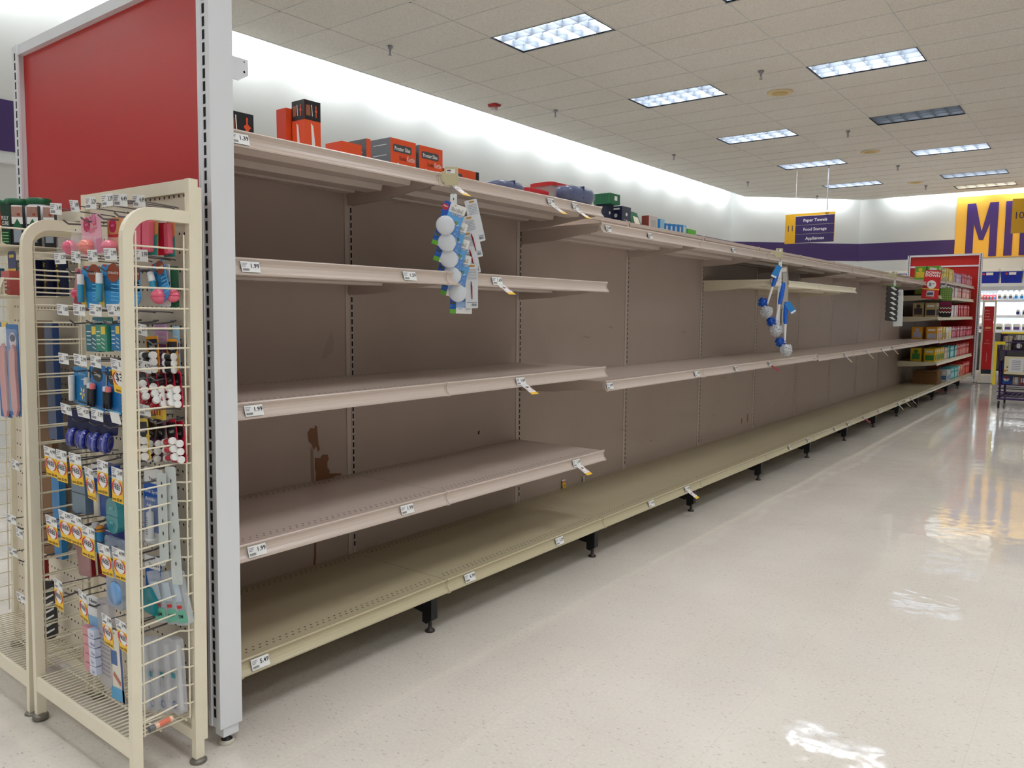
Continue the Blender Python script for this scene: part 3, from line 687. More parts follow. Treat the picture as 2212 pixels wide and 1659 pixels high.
for k in range(5):
    y0 = 4.499 + k * .078
    carton('blue_carton', 'small blue carton with a white bar, %s after the taller blue one' % ORD[k + 1], 'box', -.15, y0, y0 + .066, Z2, 1.972 + .004 * k, .06, LBL if k == 4 else BLU, BLU, BLU, lambda m, W, H, X0: (rect(m, e1, W * .3, W * .65, H * .1, H * .85, OW), rectS(m, X0 * .7, X0 * .3, H * .1, H * .85, OW)), group='small blue cartons')
carton('lime_carton', 'low lime green carton at the right end of the blue cartons', 'box', -.15, 4.90, 5.06, Z2, 1.965, .08, mat((96, 190, 50), .4), mat((96, 190, 50), .4), None, lambda m, W, H, X0: (rect(m, e1, 0, W, 0, H * .25, mat((200, 190, 130), .4)), rect(m, e1, W * .1, W * .9, H * .25, H * .5, OW)))

# ------------------------------------------------------------------ wire racks at the end of the run
def rack(x0, label, htop=1.64, ln=.012):
    o = thing('wire_rack', label, 'rack', (x0, 0, 0), (-ln, ln, 0)); W = .622; pw = .021
    def post(xa, xb):
        m = MB(); P = [(-.098, .02), (-.098, 1.470)]
        for k in range(1, 9):
            t = PI - PI / 2 * k / 8; P.append((-.015 + .083 * math.cos(t), 1.470 + .083 * math.sin(t)))
        P += [(.082, 1.553), (.082, 1.521)]
        for k in range(0, 9):
            t = PI / 2 + PI / 2 * k / 8; P.append((-.015 + .056 * math.cos(t), 1.470 + .051 * math.sin(t)))
        P += [(-.071, .02)]
        m.prism(P, 'x', xa, xb, M_RACK)
        m.box(xa, xb, .080, .106, .022, htop, M_RACK); m.box(xa + .002, xb - .002, .1065, .118, .07, htop - .02, M_RACK)
        return m
    for s, (xa, xb) in enumerate(((0, pw), (W - pw, W))):
        p = post(xa, xb).build('side_frame', o)
        for yy in (-.085, .093):
            g = MB(); c = ((xa + xb) / 2, yy, 0)
            g.lathe([(.019, .0), (.0235, .004), (.0235, .014), (.018, .020), (.008, .022)], c, mat((120, 116, 106), .35, .4), 18); g.build('foot_glide', p)
        w_ = MB(); xi = .008 if s == 0 else W - .008; xn = xi - .018
        for k in range(25):
            z = 1.452 - k * .0525
            w_.tube([(xi, -.072, z), (xi, -.06, z), (xn if k > 5 else xi, .045, z), (xn if k > 5 else xi, .052, z), (xi, .068, z), (xi, .082, z)] if s else [(xi, -.072, z), (xi, .082, z)], .0026, M_RACK, 5)
        for yy in (-.062, .068): w_.tube([(xi, yy, 1.49), (xi, yy, .15)], .0026, M_RACK, 5)
        w_.build('side_grid', o)
    MB().box(pw, W - pw, .083, .106, htop - .035, htop, M_RACK).build('back_rail', o); MB().box(pw, W - pw, .085, .106, .07, .10, M_RACK).build('lower_rail', o)
    pg = MB(); pg.box(pw, W - pw, .0955, .101, .10, htop - .036, M_PEG); pg.build('pegboard', o)
    b = MB(); b.box(pw, W - pw, -.097, -.088, .098, .142, M_RACK); b.build('front_rail', o)
    g = MB(); x = .03
    while x < W - .02: g.tube([(x, -.090, .143), (x, .094, .143)], .0024, M_RACK, 5); x += .0195
    for yy in (-.01, .065): g.tube([(pw, yy, .139), (W - pw, yy, .139)], .0028, M_RACK, 5)
    g.build('base_grid', o)
    return o
rack(.022, 'right cream wire side rack with pegboard, nearest the white post')
rack(-.638, 'left cream wire side rack, partly cut off by the photo edge', 1.615, .022)

RK = 0
def tk_mesh(price, sale=None, w=.058, h=.031):
    m = MB(); hh = .094 if sale else h
    m.quad((-w / 2, 0, -hh), (w / 2, 0, -hh), (w / 2, 0, 0), (-w / 2, 0, 0), WHT); m.quad((w / 2, .0006, -hh), (-w / 2, .0006, -hh), (-w / 2, .0006, 0), (w / 2, .0006, 0), WHT)
    yq = -.0005; u, v = (1, 0, 0), (0, 0, 1)
    if price:
        m.text(price, (w * .48, yq, -.0175), u, v, .0118, INK, 'R', .008, squeeze=.85)
        for i in range(3): m.quad((-w * .45, yq, -.006 - .005 * i), (-w * (.08 + .08 * i), yq, -.006 - .005 * i), (-w * (.08 + .08 * i), yq, -.004 - .005 * i), (-w * .45, yq, -.004 - .005 * i), GREYTXT)
        for i in range(9): m.quad((-w * .42 + i * .0024, yq, -.027), (-w * .42 + i * .0024 + .0012, yq, -.027), (-w * .42 + i * .0024 + .0012, yq, -.020), (-w * .42 + i * .0024, yq, -.020), GREYTXT)
    if sale:
        m.quad((-w / 2, yq, -hh), (w / 2, yq, -hh), (w / 2, yq, -hh * .34), (-w / 2, yq, -hh * .34), TKYEL)
        m.disc((0, yq * 1.6, -hh * .57), w * .40, u, v, WHT, 22, hh * .22)
        for sg in (0, 1): m.arc((0, yq * 2.2, -hh * .57), w * .36, .006, -1.15 + PI * sg, 1.15 + PI * sg, u, v, TKRED, 10, hh * .205)
        m.text(sale[0], (0, yq * 3, -hh * .62), u, v, .0135 if len(sale[0]) > 3 else .022, INK, 'C', .01, squeeze=.95)
        if sale[0] == 'FREE': m.text('buy 1 get 1', (0, yq * 3, -hh * .47), u, v, .0045, TKRED, 'C', .02)
        m.text(sale[1], (0, yq * 3, -hh * .955), u, v, .0085, INK, 'C', .01)
    return m
hook_me = {}
def hook(x, z, price, sale=None, ytip=-.07, where='', blank=False):
    global RK; RK += 1
    o = thing('peg_hook', where, 'hook', (x, .093, z - .02), group='peg hooks with tickets')
    L = .093 - ytip; key = round(L, 3)
    if key not in hook_me:
        m = MB(); m.tube([(0, 0, -.012), (0, -.012, -.014), (0, -.03, -.016), (0, -(L - .03), -.020), (0, -(L - .016), -.010)], .0026, M_WIRE, 6)
        m.tube([(0, 0, .012), (0, -.01, .014), (0, -(L - .004), .020)], .0018, M_WIRE, 5)
        m.tube([(-.012, 0, -.010), (.012, 0, -.010)], .003, M_WIRE, 5)
        hook_me[key] = m.mesh('hook_wire')
    inst('hook_wire', hook_me[key], o)
    t = tk_mesh(price if not blank else None, sale)
    random.seed(RK); t.build('hook_ticket', o, (0, -L - .001, .034), (random.uniform(0, .2), random.uniform(-.06, .06) + (.08 if sale else .05), random.uniform(-.06, .16)))
XS = {'a': .273, 'b': .38, 'c': .475, 'd': .573}
rows = [('top', 1.563, [(.273, '3.49'), (.381, '3.49'), (.48, '3.29'), (.568, '3.29'), (.600, '4.49', -.052), (.622, '4.49', -.016)]),
        ('second', 1.426, [(.282, '3.29'), (.381, '2.99'), (.475, '2.99'), (.573, '2.99'), (.598, '3.99', -.003)]),
        ('third', 1.283, [(.284, '1.69'), (.387, '3.99'), (.483, '2.99'), (.577, '2.49')]),
        ('fourth', 1.145, [(.276, '1.99'), (.379, '2.99'), (.471, '4.49')]),
        ('fifth', 1.00, [(.276, '4.29'), (.379, '4.29'), (.466, '3.99'), (.561, None)])]
pl = ['leftmost', 'second', 'third', 'fourth', 'fifth', 'sixth']
for nm, z, L in rows:
    for k, t in enumerate(L):
        hook(t[0], z, t[1], None, t[2] if len(t) > 2 else -.07, '%s peg hook in the %s row, with %s ticket' % (pl[k], nm, 'a white %s' % t[1] if t[1] else 'a blank clear'), blank=t[1] is None)
hook(.585, 1.14, '3.99', ('$3', 'save 80c'), -.068, 'peg hook in the fourth row with a long yellow sale ticket')
hook(.60, 1.232, '2.99', None, -.01, 'peg hook seen through the side wires beside the lip balm cards')
hook(.605, 1.135, '4.79', None, -.008, 'peg hook seen through the side wires above the red packs')
hook(.600, 1.018, '3.99', None, -.01, 'peg hook seen through the side wires above the yellow packs')
sal = [('upper', .862, [(.154, '6.99'), (.234, '1.99'), (.318, '3.99'), (.40, '1.99', -.03), (.485, '2.99'), (.564, '2.49', -.01)]),
       ('middle', .662, [(.141, '6.99', -.01), (.234, '2.99', .02), (.306, '1.99', .02), (.383, '2.99', 0), (.468, '1.99', -.035), (.552, '4.99', -.03)]),
       ('lower', .462, [(.171, '7.99', -.0), (.328, '9.99', -.0), (.469, '3.99', -.035), (.549, '3.99', -.03)])]
for nm, z, L in sal:
    for k, t in enumerate(L):
        hook(t[0], z + (t[2] if len(t) > 2 else 0), t[1], ('FREE', 'save $' + t[1]), -.07, '%s hook in the %s row with a red and yellow FREE sale ticket' % (pl[k], nm))

# ---- generic hanging pack: faces -Y, origin at the top centre, parts given as functions of a mesh builder
def pack(name, label, cat, x0, x1, z0, z1, y, parts, yaw=0., roll=0., group=None, lean=0.):
    if y > 0: y *= .72
    if 0 < x0 and x1 < .56 and group is None: x0, x1 = x0 - (x1 - x0) * .11, x1 + (x1 - x0) * .11
    o = thing(name, label, cat, ((x0 + x1) / 2, y, z1), (lean, roll, yaw), group); W, H = x1 - x0, z1 - z0
    for pn, fn in parts:
        m = MB(); fn(m, W, H); m.build(pn, o)
    return o
def card(front, back=None, r=.004, th=.0012, deco=None):
    def f(m, W, H):
        m.rbox(-W / 2, W / 2, 0, th, -H, 0, min(r, W / 3), front, 'y')
        m.disc((0, -.0004, -H * .05), .004, (1, 0, 0), (0, 0, 1), mat((90, 85, 85), .6), 10, .0025)
        if deco: deco(m, W, H)
    return f
def rz(m, W, H, a, b, c, d, mt, y=-.0007):   # fractions across, fractions down
    m.quad((W * (a - .5), y, -H * d), (W * (b - .5), y, -H * d), (W * (b - .5), y, -H * c), (W * (a - .5), y, -H * c), mt)
def tx(m, W, H, s, a, c, h, mt, al='C', y=-.0011, width=None, bold=.01):
    m.text(s, (W * (a - .5), y, -H * c), (1, 0, 0), (0, 0, 1), h, mt, al, bold, width=width)
def stick(m, cx, y, z0, z1, r, body, cap, capf=.3):   # upright lip balm tube
    zc = z1 - (z1 - z0) * capf
    m.lathe([(r * .9, 0), (r, .002), (r, zc - z0)], (cx, y, z0), body, 12); m.lathe([(r * 1.08, 0), (r * 1.08, z1 - zc - .003), (r * .9, z1 - zc)], (cx, y, zc), cap, 12)
def hstick(m, x0, x1, y, z, r, body, cap, capf=.2):
    L = x1 - x0; m.lathe([(r, L * capf), (r, L * (1 - capf * .8))], (x0, y, z), body, 12, 'x'); m.lathe([(r * 1.15, 0), (r * 1.15, L * capf)], (x0, y, z), cap, 12, 'x'); m.lathe([(r * 1.2, L * (1 - capf * .8)), (r * 1.2, L)], (x0, y, z), cap, 12, 'x')
PK = mat((232, 170, 190), .35); HP = mat((226, 62, 110), .25, coat=.5); CORAL = mat((240, 124, 104), .25, coat=.5); MAG = mat((190, 28, 84), .4); ROSE = mat((232, 104, 130), .3, coat=.3)
PEACH = mat((222, 158, 104), .4); TEAL = mat((52, 150, 140), .35); BLIS = mat((240, 244, 248), .08, 0, .13); DKG = mat((20, 84, 56), .4)
SKY = mat((58, 150, 214), .3); SKY2 = mat((30, 110, 180), .3); YL2 = mat((238, 204, 70), .35); BRN = mat((150, 70, 40), .4); PALE = mat((222, 224, 226), .4)
def dome(cx, cz, r, mt):
    def f(m, W, H):
        m.ball((W * (cx - .5), -r * .8, -H * cz), r, mt, 18, (1, 1, 1)); m.lathe([(r * 1.005, -.0006), (r * 1.005, .0006)], (W * (cx - .5), -r * .8, -H * cz), MAG, 18)
    return f
def blis(cx, cz, w, h, d, mt=BLIS, r=.008):
    def f(m, W, H): m.rbox(W * (cx - .5) - w / 2, W * (cx - .5) + w / 2, -d, -.0014, -H * cz - h / 2, -H * cz + h / 2, min(r, w / 3, h / 3), mt, 'y')
    return f
def d_eos(nm):
    def f(m, W, H):
        m.disc((-W * .2, -.0008, -H * .2), W * .17, (1, 0, 0), (0, 0, 1), MAG, 20); tx(m, W, H, 'eos', .3, .225, .009, PK)
        if nm: tx(m, W, H, nm[0], .55, .38, .007, ROSE, width=W * .6); tx(m, W, H, nm[1], .55, .44, .007, ROSE, width=W * .3)
        m.disc((W * .15, -.0008, -H * .1), W * .13, (1, 0, 0), (0, 0, 1), mat((226, 130, 170), .4), 14); rz(m, W, H, .62, .78, .14, .27, mat((236, 96, 70), .4)); rz(m, W, H, .55, 1, .62, .98, mat((214, 96, 150), .4))
    return f
pack('lip_balm_card', 'pink strawberry peach lip balm card with a coral ball, top of the rack', 'lip balm', .325, .420, 1.432, 1.540, -.025, [('backing_card', card(PK, deco=d_eos(('STRAWBERRY', 'PEACH')))), ('balm_ball', dome(.5, .80, .021, CORAL)), ('blister', blis(.5, .78, .056, .05, .045))], roll=-.07)
pack('lip_balm_card', 'pink card with a hot pink balm ball, left of the strawberry peach card', 'lip balm', .212, .262, 1.432, 1.515, -.005, [('backing_card', card(BLIS)), ('balm_ball', dome(.5, .66, .021, HP)), ('blister', blis(.5, .64, .052, .05, .042))], roll=.05)
pack('lip_balm_card', 'orange lip balm card with red band and a rose ball', 'lip balm', .425, .505, 1.43, 1.532, .0, [('backing_card', card(PEACH, deco=lambda m, W, H: (m.disc((-W * .18, -.0008, -H * .2), W * .2, (1, 0, 0), (0, 0, 1), MAG, 20), tx(m, W, H, 'eos', .32, .23, .009, PK), rz(m, W, H, .05, 1, .44, .52, mat((206, 40, 50), .4)), rz(m, W, H, 0, .3, .8, 1, CORAL)))), ('balm_ball', dome(.42, .80, .021, ROSE)), ('blister', blis(.42, .78, .056, .05, .045))])
pack('lip_balm_card', 'white and sky blue lip balm card beside the curved rack tube', 'lip balm', .51, .565, 1.43, 1.535, .012, [('backing_card', card(PALE, deco=lambda m, W, H: (tx(m, W, H, 'eos', .35, .14, .011, GREYTXT), tx(m, W, H, 'visibly', .35, .3, .006, GREYTXT), tx(m, W, H, 'soft', .35, .36, .006, GREYTXT), m.disc((-W * .1, -.001, -H * .5), W * .2, (1, 0, 0), (0, 0, 1), YL2, 16, W * .12), rz(m, W, H, 0, 1, .58, 1, SKY)))), ('blister', blis(.5, .78, .03, .04, .02, SKY))])
def twin(c1):
    def f(m, W, H):
        for k in (0, 1): m.rbox(-W / 2 + .004 + k * W * .42, -W / 2 + .001 + W * .40 + k * W * .42, -.018, -.0014, -H * .93, -H * .14, .006, c1, 'y')
    return f
ctl = card(PEACH, deco=lambda m, W, H: (m.add([(-W / 2, -.0008, -H), (W / 2, -.0008, -H), (W / 2, -.0008, -H * .45), (-W / 2, -.0008, -H * .8)], [(0, 1, 2, 3)], TEAL), m.disc((-W * .1, -.0009, -H * .06), W * .13, (1, 0, 0), (0, 0, 1), MAG, 12, W * .08)))
pack('lip_balm_pack', 'white-topped twin pack of rose lip balm tubes seen through the side wires', 'lip balm', .505, .565, 1.43, 1.525, .045, [('backing_card', card(PALE, deco=lambda m, W, H: (tx(m, W, H, 'eos', .25, .12, .009, GREYTXT), m.disc((-W * .28, -.001, -H * .28), .004, (1, 0, 0), (0, 0, 1), YL2, 10)))), ('balm_tubes', twin(ROSE))], yaw=.2, roll=-.08)
pack('lip_balm_pack', 'peach and teal twin pack of rose tubes, largest behind the top side wire', 'lip balm', .552, .622, 1.428, 1.532, .035, [('backing_card', ctl), ('balm_tubes', twin(ROSE))], yaw=.3, roll=.05)
pack('lip_balm_pack', 'crimson and green lip balm card between the two peach packs', 'lip balm', .592, .625, 1.428, 1.525, .07, [('backing_card', card(mat((186, 24, 54), .35), deco=lambda m, W, H: (rz(m, W, H, 0, 1, 0, .12, PALE), rz(m, W, H, 0, .35, .15, .6, mat((80, 80, 40), .4)))))], yaw=.5)
pack('lip_balm_pack', 'rearmost peach and teal lip balm pack beside the back post', 'lip balm', .588, .632, 1.425, 1.526, .098, [('backing_card', ctl), ('balm_tubes', twin(ROSE))], yaw=.2)
# row two
pack('lip_balm_card', 'dusty pink lip balm card showing its back, leaning left', 'lip balm', .265, .335, 1.288, 1.395, -.02, [('backing_card', card(mat((186, 120, 132), .45), deco=lambda m, W, H: ([rz(m, W, H, .2, .85, .14 + .06 * i, .155 + .06 * i, MAG) for i in range(8)], m.disc((-W * .25, -.001, -H * .08), .006, (1, 0, 0), (0, 0, 1), MAG, 14), rz(m, W, H, 0, 1, .76, 1, mat((150, 16, 66), .4)), rz(m, W, H, .5, .85, .85, .95, mat((186, 120, 132), .5)))))], roll=.17)
pack('lip_balm_card', 'hot pink balm ball peeping out left of the dusty pink card', 'lip balm', .222, .262, 1.30, 1.37, .01, [('backing_card', card(BLIS)), ('balm_ball', dome(.5, .6, .019, HP))])
def oas(m, W, H):
    n = 20; P = [(W * .48 * math.cos(2 * PI * k / n) * (1 if math.sin(2 * PI * k / n) < 0 else .9), -H * .62 + H * .38 * math.sin(2 * PI * k / n)) for k in range(n)]
    m.prism(P, 'y', 0, .0015, SKY); m.rbox(-W * .28, W * .42, 0, .0014, -H * .6, 0, .008, SKY, 'y')
    Q = [(W * .46 * math.cos(t), -H * .64 + H * .35 * math.sin(t)) for t in [PI * .62 + k * PI * .8 / 10 for k in range(11)]]
    m.add([(a, -.0007, b) for a, b in Q], [tuple(range(len(Q)))], YL2)
    m.disc((W * .2, -.0012, -H * .17), W * .24, (1, 0, 0), (0, 0, 1), BRN, 20); tx(m, W, H, 'oasis', .70, .195, .0085, OW, width=W * .4, y=-.002); rz(m, W, H, .3, .42, .0, .05, TKRED)
    for i in range(5): rz(m, W, H, .62, .92, .42 + .09 * i, .44 + .09 * i, mat((120, 200, 240), .4))
    rz(m, W, H, .08, .26, .58, .63, TKRED, -.0012)
def oast(m, W, H): stick(m, -W * .2, -.011, -H * .86, -H * .2, .0085, mat((40, 150, 190), .2, coat=.4), mat((225, 228, 230), .2), .36)
for k, (x0, x1, lb) in enumerate([(.312, .418, 'blue and yellow oval lip balm card, left one of the pair'), (.425, .530, 'blue and yellow oval lip balm card, right one of the pair')]):
    pack('lip_balm_oval_card', lb, 'lip balm', x0, x1, 1.285, 1.403, -.03, [('backing_card', oas), ('balm_tube', oast)], roll=.03 + .05 * k, yaw=.2, group='oval lip balm cards')
pack('lip_balm_oval_card', 'third oval lip balm card, cut off by the front rack post', 'lip balm', .50, .585, 1.288, 1.398, .005, [('backing_card', oas), ('balm_tube', oast)], roll=.05, group='oval lip balm cards')
pack('lip_balm_oval_card', 'blue oval lip balm card seen through the side wires, tilted right', 'lip balm', .552, .63, 1.30, 1.408, .055, [('backing_card', oas), ('balm_tube', oast)], roll=-.3, yaw=.1)
pack('lip_balm_card', 'white card with a rose balm ball behind the side wires', 'lip balm', .585, .63, 1.292, 1.405, .075, [('backing_card', card(PALE, deco=lambda m, W, H: (tx(m, W, H, 'eos', .35, .12, .009, GREYTXT), rz(m, W, H, 0, 1, .42, .6, mat((50, 30, 80), .4)), m.disc((-W * .3, -.001, -H * .42), .004, (1, 0, 0), (0, 0, 1), YL2, 8)))), ('balm_ball', dome(.45, .76, .021, ROSE))], yaw=.15)
pack('lip_balm_card', 'dark green edged card with a rose ball beside the back post', 'lip balm', .608, .634, 1.29, 1.40, .10, [('backing_card', card(DKG)), ('balm_ball', dome(.5, .72, .018, ROSE))], yaw=.9)
# row three
def blx(col, topc):
    def f(m, W, H):
        m.box(-W / 2, W / 2, -.02, -.0014, -H, -H * .22, col); m.rbox(-W / 2 + .002, W / 2 - .002, -.0014, 0, -H * .3, 0, .005, topc, 'y')
        tx(m, W, H, 'Blistex', .5, .18, .009, OW, width=W * .86, y=-.0022)
        m.quad((W * .0, -.0206, -H * .5), (W * .38, -.0206, -H * .5), (W * .38, -.0206, -H * .27), (W * .0, -.0206, -H * .27), YL2)
        for i in range(4): m.quad((-W * .42, -.0206, -H * (.44 + .12 * i)), (-W * .08, -.0206, -H * (.44 + .12 * i)), (-W * .08, -.0206, -H * (.41 + .12 * i)), (-W * .42, -.0206, -H * (.41 + .12 * i)), OW)
        for i in range(3): m.add([(W * .02, -.0206, -H * (.6 + .12 * i)), (W * .3, -.0206, -H * (.66 + .12 * i)), (W * .3, -.0206, -H * (.69 + .12 * i)), (W * .02, -.0206, -H * (.63 + .12 * i))], [(0, 1, 2, 3)], OW)
    return f
TB = mat((22, 104, 122), .35)
pack('lip_balm_box', 'teal lip balm box on the left of the boxed trio', 'lip balm', .335, .395, 1.165, 1.262, -.01, [('box', blx(TB, TB))])
pack('lip_balm_box', 'green lip balm box in the middle of the boxed trio', 'lip balm', .398, .45, 1.168, 1.262, -.012, [('box', blx(mat((52, 140, 116), .35), mat((30, 100, 84), .35)))])
pack('lip_balm_box', 'blue lip balm box with a pink edge beside the front rack post', 'lip balm', .47, .515, 1.172, 1.264, -.005, [('box', blx(mat((26, 118, 176), .35), mat((26, 118, 176), .35)))])
def flip(c1, c2, w2):
    def f(m, W, H):
        m.rbox(-W / 2, W / 2, 0, .0014, -H, 0, W * .2, c1, 'y', 5); tx(m, W, H, 'Blistex', .5, .27, .009, OW, width=W * .7); rz(m, W, H, .0, 1, .38, .62, c2); tx(m, W, H, 'bliss flip', .5, .56, .008, OW, width=W * .6)
    return f
pack('lip_balm_card', 'lilac and purple lip balm card with a purple pod below', 'lip balm', .535, .60, 1.10, 1.245, .085, [('backing_card', flip(mat((206, 160, 200), .4), mat((110, 44, 120), .4), 0)), ('balm_pod', lambda m, W, H: m.ball((-W * .38, -.02, -H * .78), .021, mat((112, 54, 122), .25), 14))])
pack('lip_balm_card', 'pale and royal blue lip balm card beside the lilac one', 'lip balm', .602, .634, 1.12, 1.24, .105, [('backing_card', flip(mat((150, 196, 220), .4), mat((30, 80, 170), .4), 0))])
def chp(colb, colc, n=3, cap=OW, nm='ChapStick'):
    def f1(m, W, H):
        m.rbox(-W / 2, W / 2, 0, .0014, -H, 0, .01, colc, 'y', 4)
        m.add([(-W * .42, -.0007, -H * .08), (-W * .42, -.0007, -H * .34), (-W * .2, -.0007, -H * .44), (W * .2, -.0007, -H * .44), (W * .42, -.0007, -H * .34), (W * .42, -.0007, -H * .08)], [(0, 1, 2, 3, 4, 5)], BLK2)
        tx(m, W, H, nm, .5, .32, .008, OW, width=W * .5)
    def f2(m, W, H):
        for i in range(n): hstick(m, -W * .5, W * .42, -.011, -H * (.52 + .19 * i), .0085, colb, cap)
    return [('backing_card', f1), ('balm_sticks', f2)]
AMB = mat((226, 150, 40), .35)
pack('lip_balm_triple_pack', 'black and amber triple pack of lip balm sticks, front one behind the side wires', 'lip balm', .53, .60, 1.113, 1.212, .05, chp(BLK2, AMB), roll=-.05, yaw=-.05)
pack('lip_balm_triple_pack', 'black and amber triple pack, rear one against the back post', 'lip balm', .596, .632, 1.113, 1.205, .092, chp(BLK2, AMB), yaw=.4)
RDP = mat((190, 24, 56), .25, coat=.3)
for k, (x, y, z, r, yw) in enumerate([(.525, .03, 1.118, -.55, .1), (.552, .05, 1.112, -.5, .2), (.578, .068, 1.115, -.25, .3), (.598, .085, 1.12, -.2, .35), (.615, .100, 1.118, -.1, .4)]):
    pack('lip_balm_triple_pack', 'red lip balm pack with white-capped sticks, %s from the left in its row' % ORD[k + 1], 'lip balm', x - .03, x + .03, z - .10, z, y, chp(RDP, RDP, 3), roll=r, yaw=-.15 + yw * .2, group='red lip balm packs upper row')
for k, (x, y, z, r, yw, c1, c2) in enumerate([(.525, .03, .985, -.1, .1, AMB, YL2), (.552, .05, .98, .25, .2, BLK2, mat((90, 70, 50), .4)), (.575, .07, .98, .3, .3, mat((90, 40, 80), .3), mat((110, 80, 100), .4)), (.600, .085, .985, -.2, .3, RDP, RDP), (.618, .102, .98, -.1, .4, RDP, RDP)]):
    pack('lip_balm_triple_pack', '%s pack of white-capped sticks, %s from the left in the lower row' % (['amber', 'dark brown', 'plum', 'dark red', 'rear red'][k], ORD[k + 1]), 'lip balm', x - .028, x + .028, z - .115, z, y, chp(c1, c2, 3), roll=r, yaw=-.1 + yw * .2)
pack('lip_balm_box', 'yellow carded box with red writing under the upper red packs', 'lip balm', .53, .60, .985, 1.03, .07, [('box', lambda m, W, H: (m.box(-W / 2, W / 2, -.008, 0, -H, 0, YL2), [m.quad((-W * .4 + i * W * .2, -.0086, -H * .75), (-W * .3 + i * W * .2, -.0086, -H * .75), (-W * .3 + i * W * .2, -.0086, -H * .2), (-W * .4 + i * W * .2, -.0086, -H * .2), TKRED) for i in range(4)]))])
# row four
def flo(m, W, H):
    m.rbox(-W / 2, W / 2, 0, .0014, -H, 0, .01, mat((24, 122, 184), .3), 'y'); tx(m, W, H, 'nivea', .62, .2, .008, mat((150, 214, 240), .4), width=W * .5)
    for a in range(5):
        t = a * 1.257 + .9; c = (W * .15, -H * .68); p = [(c[0] + math.cos(t + d) * r_, -.0008, c[1] + math.sin(t + d) * r_) for d, r_ in ((0, .002), (.35, .012), (0, .026 if a == 0 else .02), (-.35, .012))]
        m.add(p, [(0, 1, 2, 3)], mat((250, 226, 130), .4))
    rz(m, W, H, .3, .9, .9, .94, BLK2); rz(m, W, H, .55, .95, .3, .32, OW)
pack('lip_care_card', 'blue lip care card with a cream vanilla flower and a white tube', 'lip balm', .205, .275, 1.003, 1.115, -.01, [('backing_card', flo), ('balm_tube', lambda m, W, H: stick(m, -W * .42, -.010, -H * .92, -H * .25, .0085, OW, PALE, .35))], roll=.06)
pack('lip_care_card', 'second blue lip care card just right of the vanilla flower card', 'lip balm', .28, .35, 1.008, 1.12, .0, [('backing_card', flo), ('balm_tube', lambda m, W, H: stick(m, -W * .42, -.010, -H * .92, -H * .3, .0085, mat((90, 110, 130), .3), PALE, .3))])
def chv(m, W, H):
    m.rbox(-W / 2, W / 2, 0, .0014, -H, 0, .008, SKY2, 'y'); m.disc((-W * .05, -.0008, -H * .22), W * .36, (1, 0, 0), (0, 0, 1), BLK2, 20, H * .16); tx(m, W, H, 'Chap', .45, .25, .009, OW, width=W * .5); rz(m, W, H, .2, .55, .05, .1, YL2); rz(m, W, H, 0, 1, .93, .97, mat((120, 200, 240), .4))
def chvt(m, W, H):
    for i in (0, 1): stick(m, -W * .3 + i * .016, -.0105, -H * .9, -H * .42, .0075, BLK2, mat((200, 214, 226), .2) if i == 0 else mat((230, 120, 120), .3), .22)
pack('lip_care_card', 'blue twin card with black sticks, in front of the long sale ticket', 'lip balm', .372, .44, .998, 1.132, -.035, [('backing_card', chv), ('balm_tubes', chvt)], roll=.12)
pack('lip_care_card', 'blue twin card with black sticks, right of its twin', 'lip balm', .45, .515, .999, 1.125, -.03, [('backing_card', chv), ('balm_tubes', chvt)], roll=.07)
# row five: dark blue coiled mouthguards
DB_ = mat((34, 44, 150), .15, coat=.6); NB = mat((24, 32, 78), .35)
for k in range(6):
    x = .20 + k * .036
    pack('tape_card', 'navy card with a round glossy blue tape roll, %s from the left' % ORD[k + 1], 'tape', x - .018, x + .03, .878, .985, -.01 + (k % 2) * .012, [('backing_card', lambda m, W, H: m.rbox(-W / 2, W / 2, 0, .0014, -H * .55, 0, .006, NB, 'y')), ('tape_roll', lambda m, W, H: (m.lathe([(.018, -.011), (.026, -.011), (.028, -.006), (.028, .006), (.026, .011), (.018, .011), (.018, -.011)], (0, -.014, -H * .74), DB_, 22, 'x'), m.lathe([(.0282, -.003), (.0282, .003)], (0, -.014, -H * .74), mat((120, 130, 190), .3), 22, 'x')))], roll=.1, yaw=.75, group='navy tape cards')
# rows six to eight: care items
def boxp(c, w_=None, deco=None, d=.03):
    def f(m, W, H):
        m.box(-W / 2, W / 2, -d, 0, -H, 0, c)
        if deco: deco(m, W, H, -d - .0006)
    return f
def rq(m, W, H, a, b, c, d, mt, y): m.quad((W * (a - .5), y, -H * d), (W * (b - .5), y, -H * d), (W * (b - .5), y, -H * c), (W * (a - .5), y, -H * c), mt)
CBL = mat((26, 84, 172), .35); STL = mat((120, 142, 160), .35); TL2 = mat((20, 130, 140), .25, coat=.4)
pack('care_pack', 'steel grey two-part case hanging behind the FREE tickets', 'pack', .185, .255, .68, .80, .01, [('case', boxp(STL, deco=lambda m, W, H, y: rq(m, W, H, 0, 1, .5, .52, mat((70, 86, 100), .4), y)))])
pack('care_pack', 'bright blue strip pack at the left end of the care row', 'pack', .125, .16, .66, .80, .03, [('case', boxp(mat((24, 130, 196), .35), d=.015))])
pack('care_pack', 'royal blue care card right of the steel grey case', 'pack', .265, .325, .685, .83, .0, [('backing_card', card(CBL, deco=lambda m, W, H: (rz(m, W, H, 0, 1, 0, .28, OW), tx(m, W, H, 'Care', .5, .2, .009, INK)))), ('roll', lambda m, W, H: stick(m, W * .4, -.014, -H * .98, -H * .5, .012, mat((214, 206, 190), .4), mat((190, 180, 160), .4), .1))])
pack('care_pack', 'dark blue and green tall pack behind the fifth FREE ticket', 'pack', .345, .40, .69, .84, .02, [('case', boxp(mat((20, 70, 150), .35), deco=lambda m, W, H, y: rq(m, W, H, .6, 1, 0, 1, mat((20, 74, 70), .35), y)))])
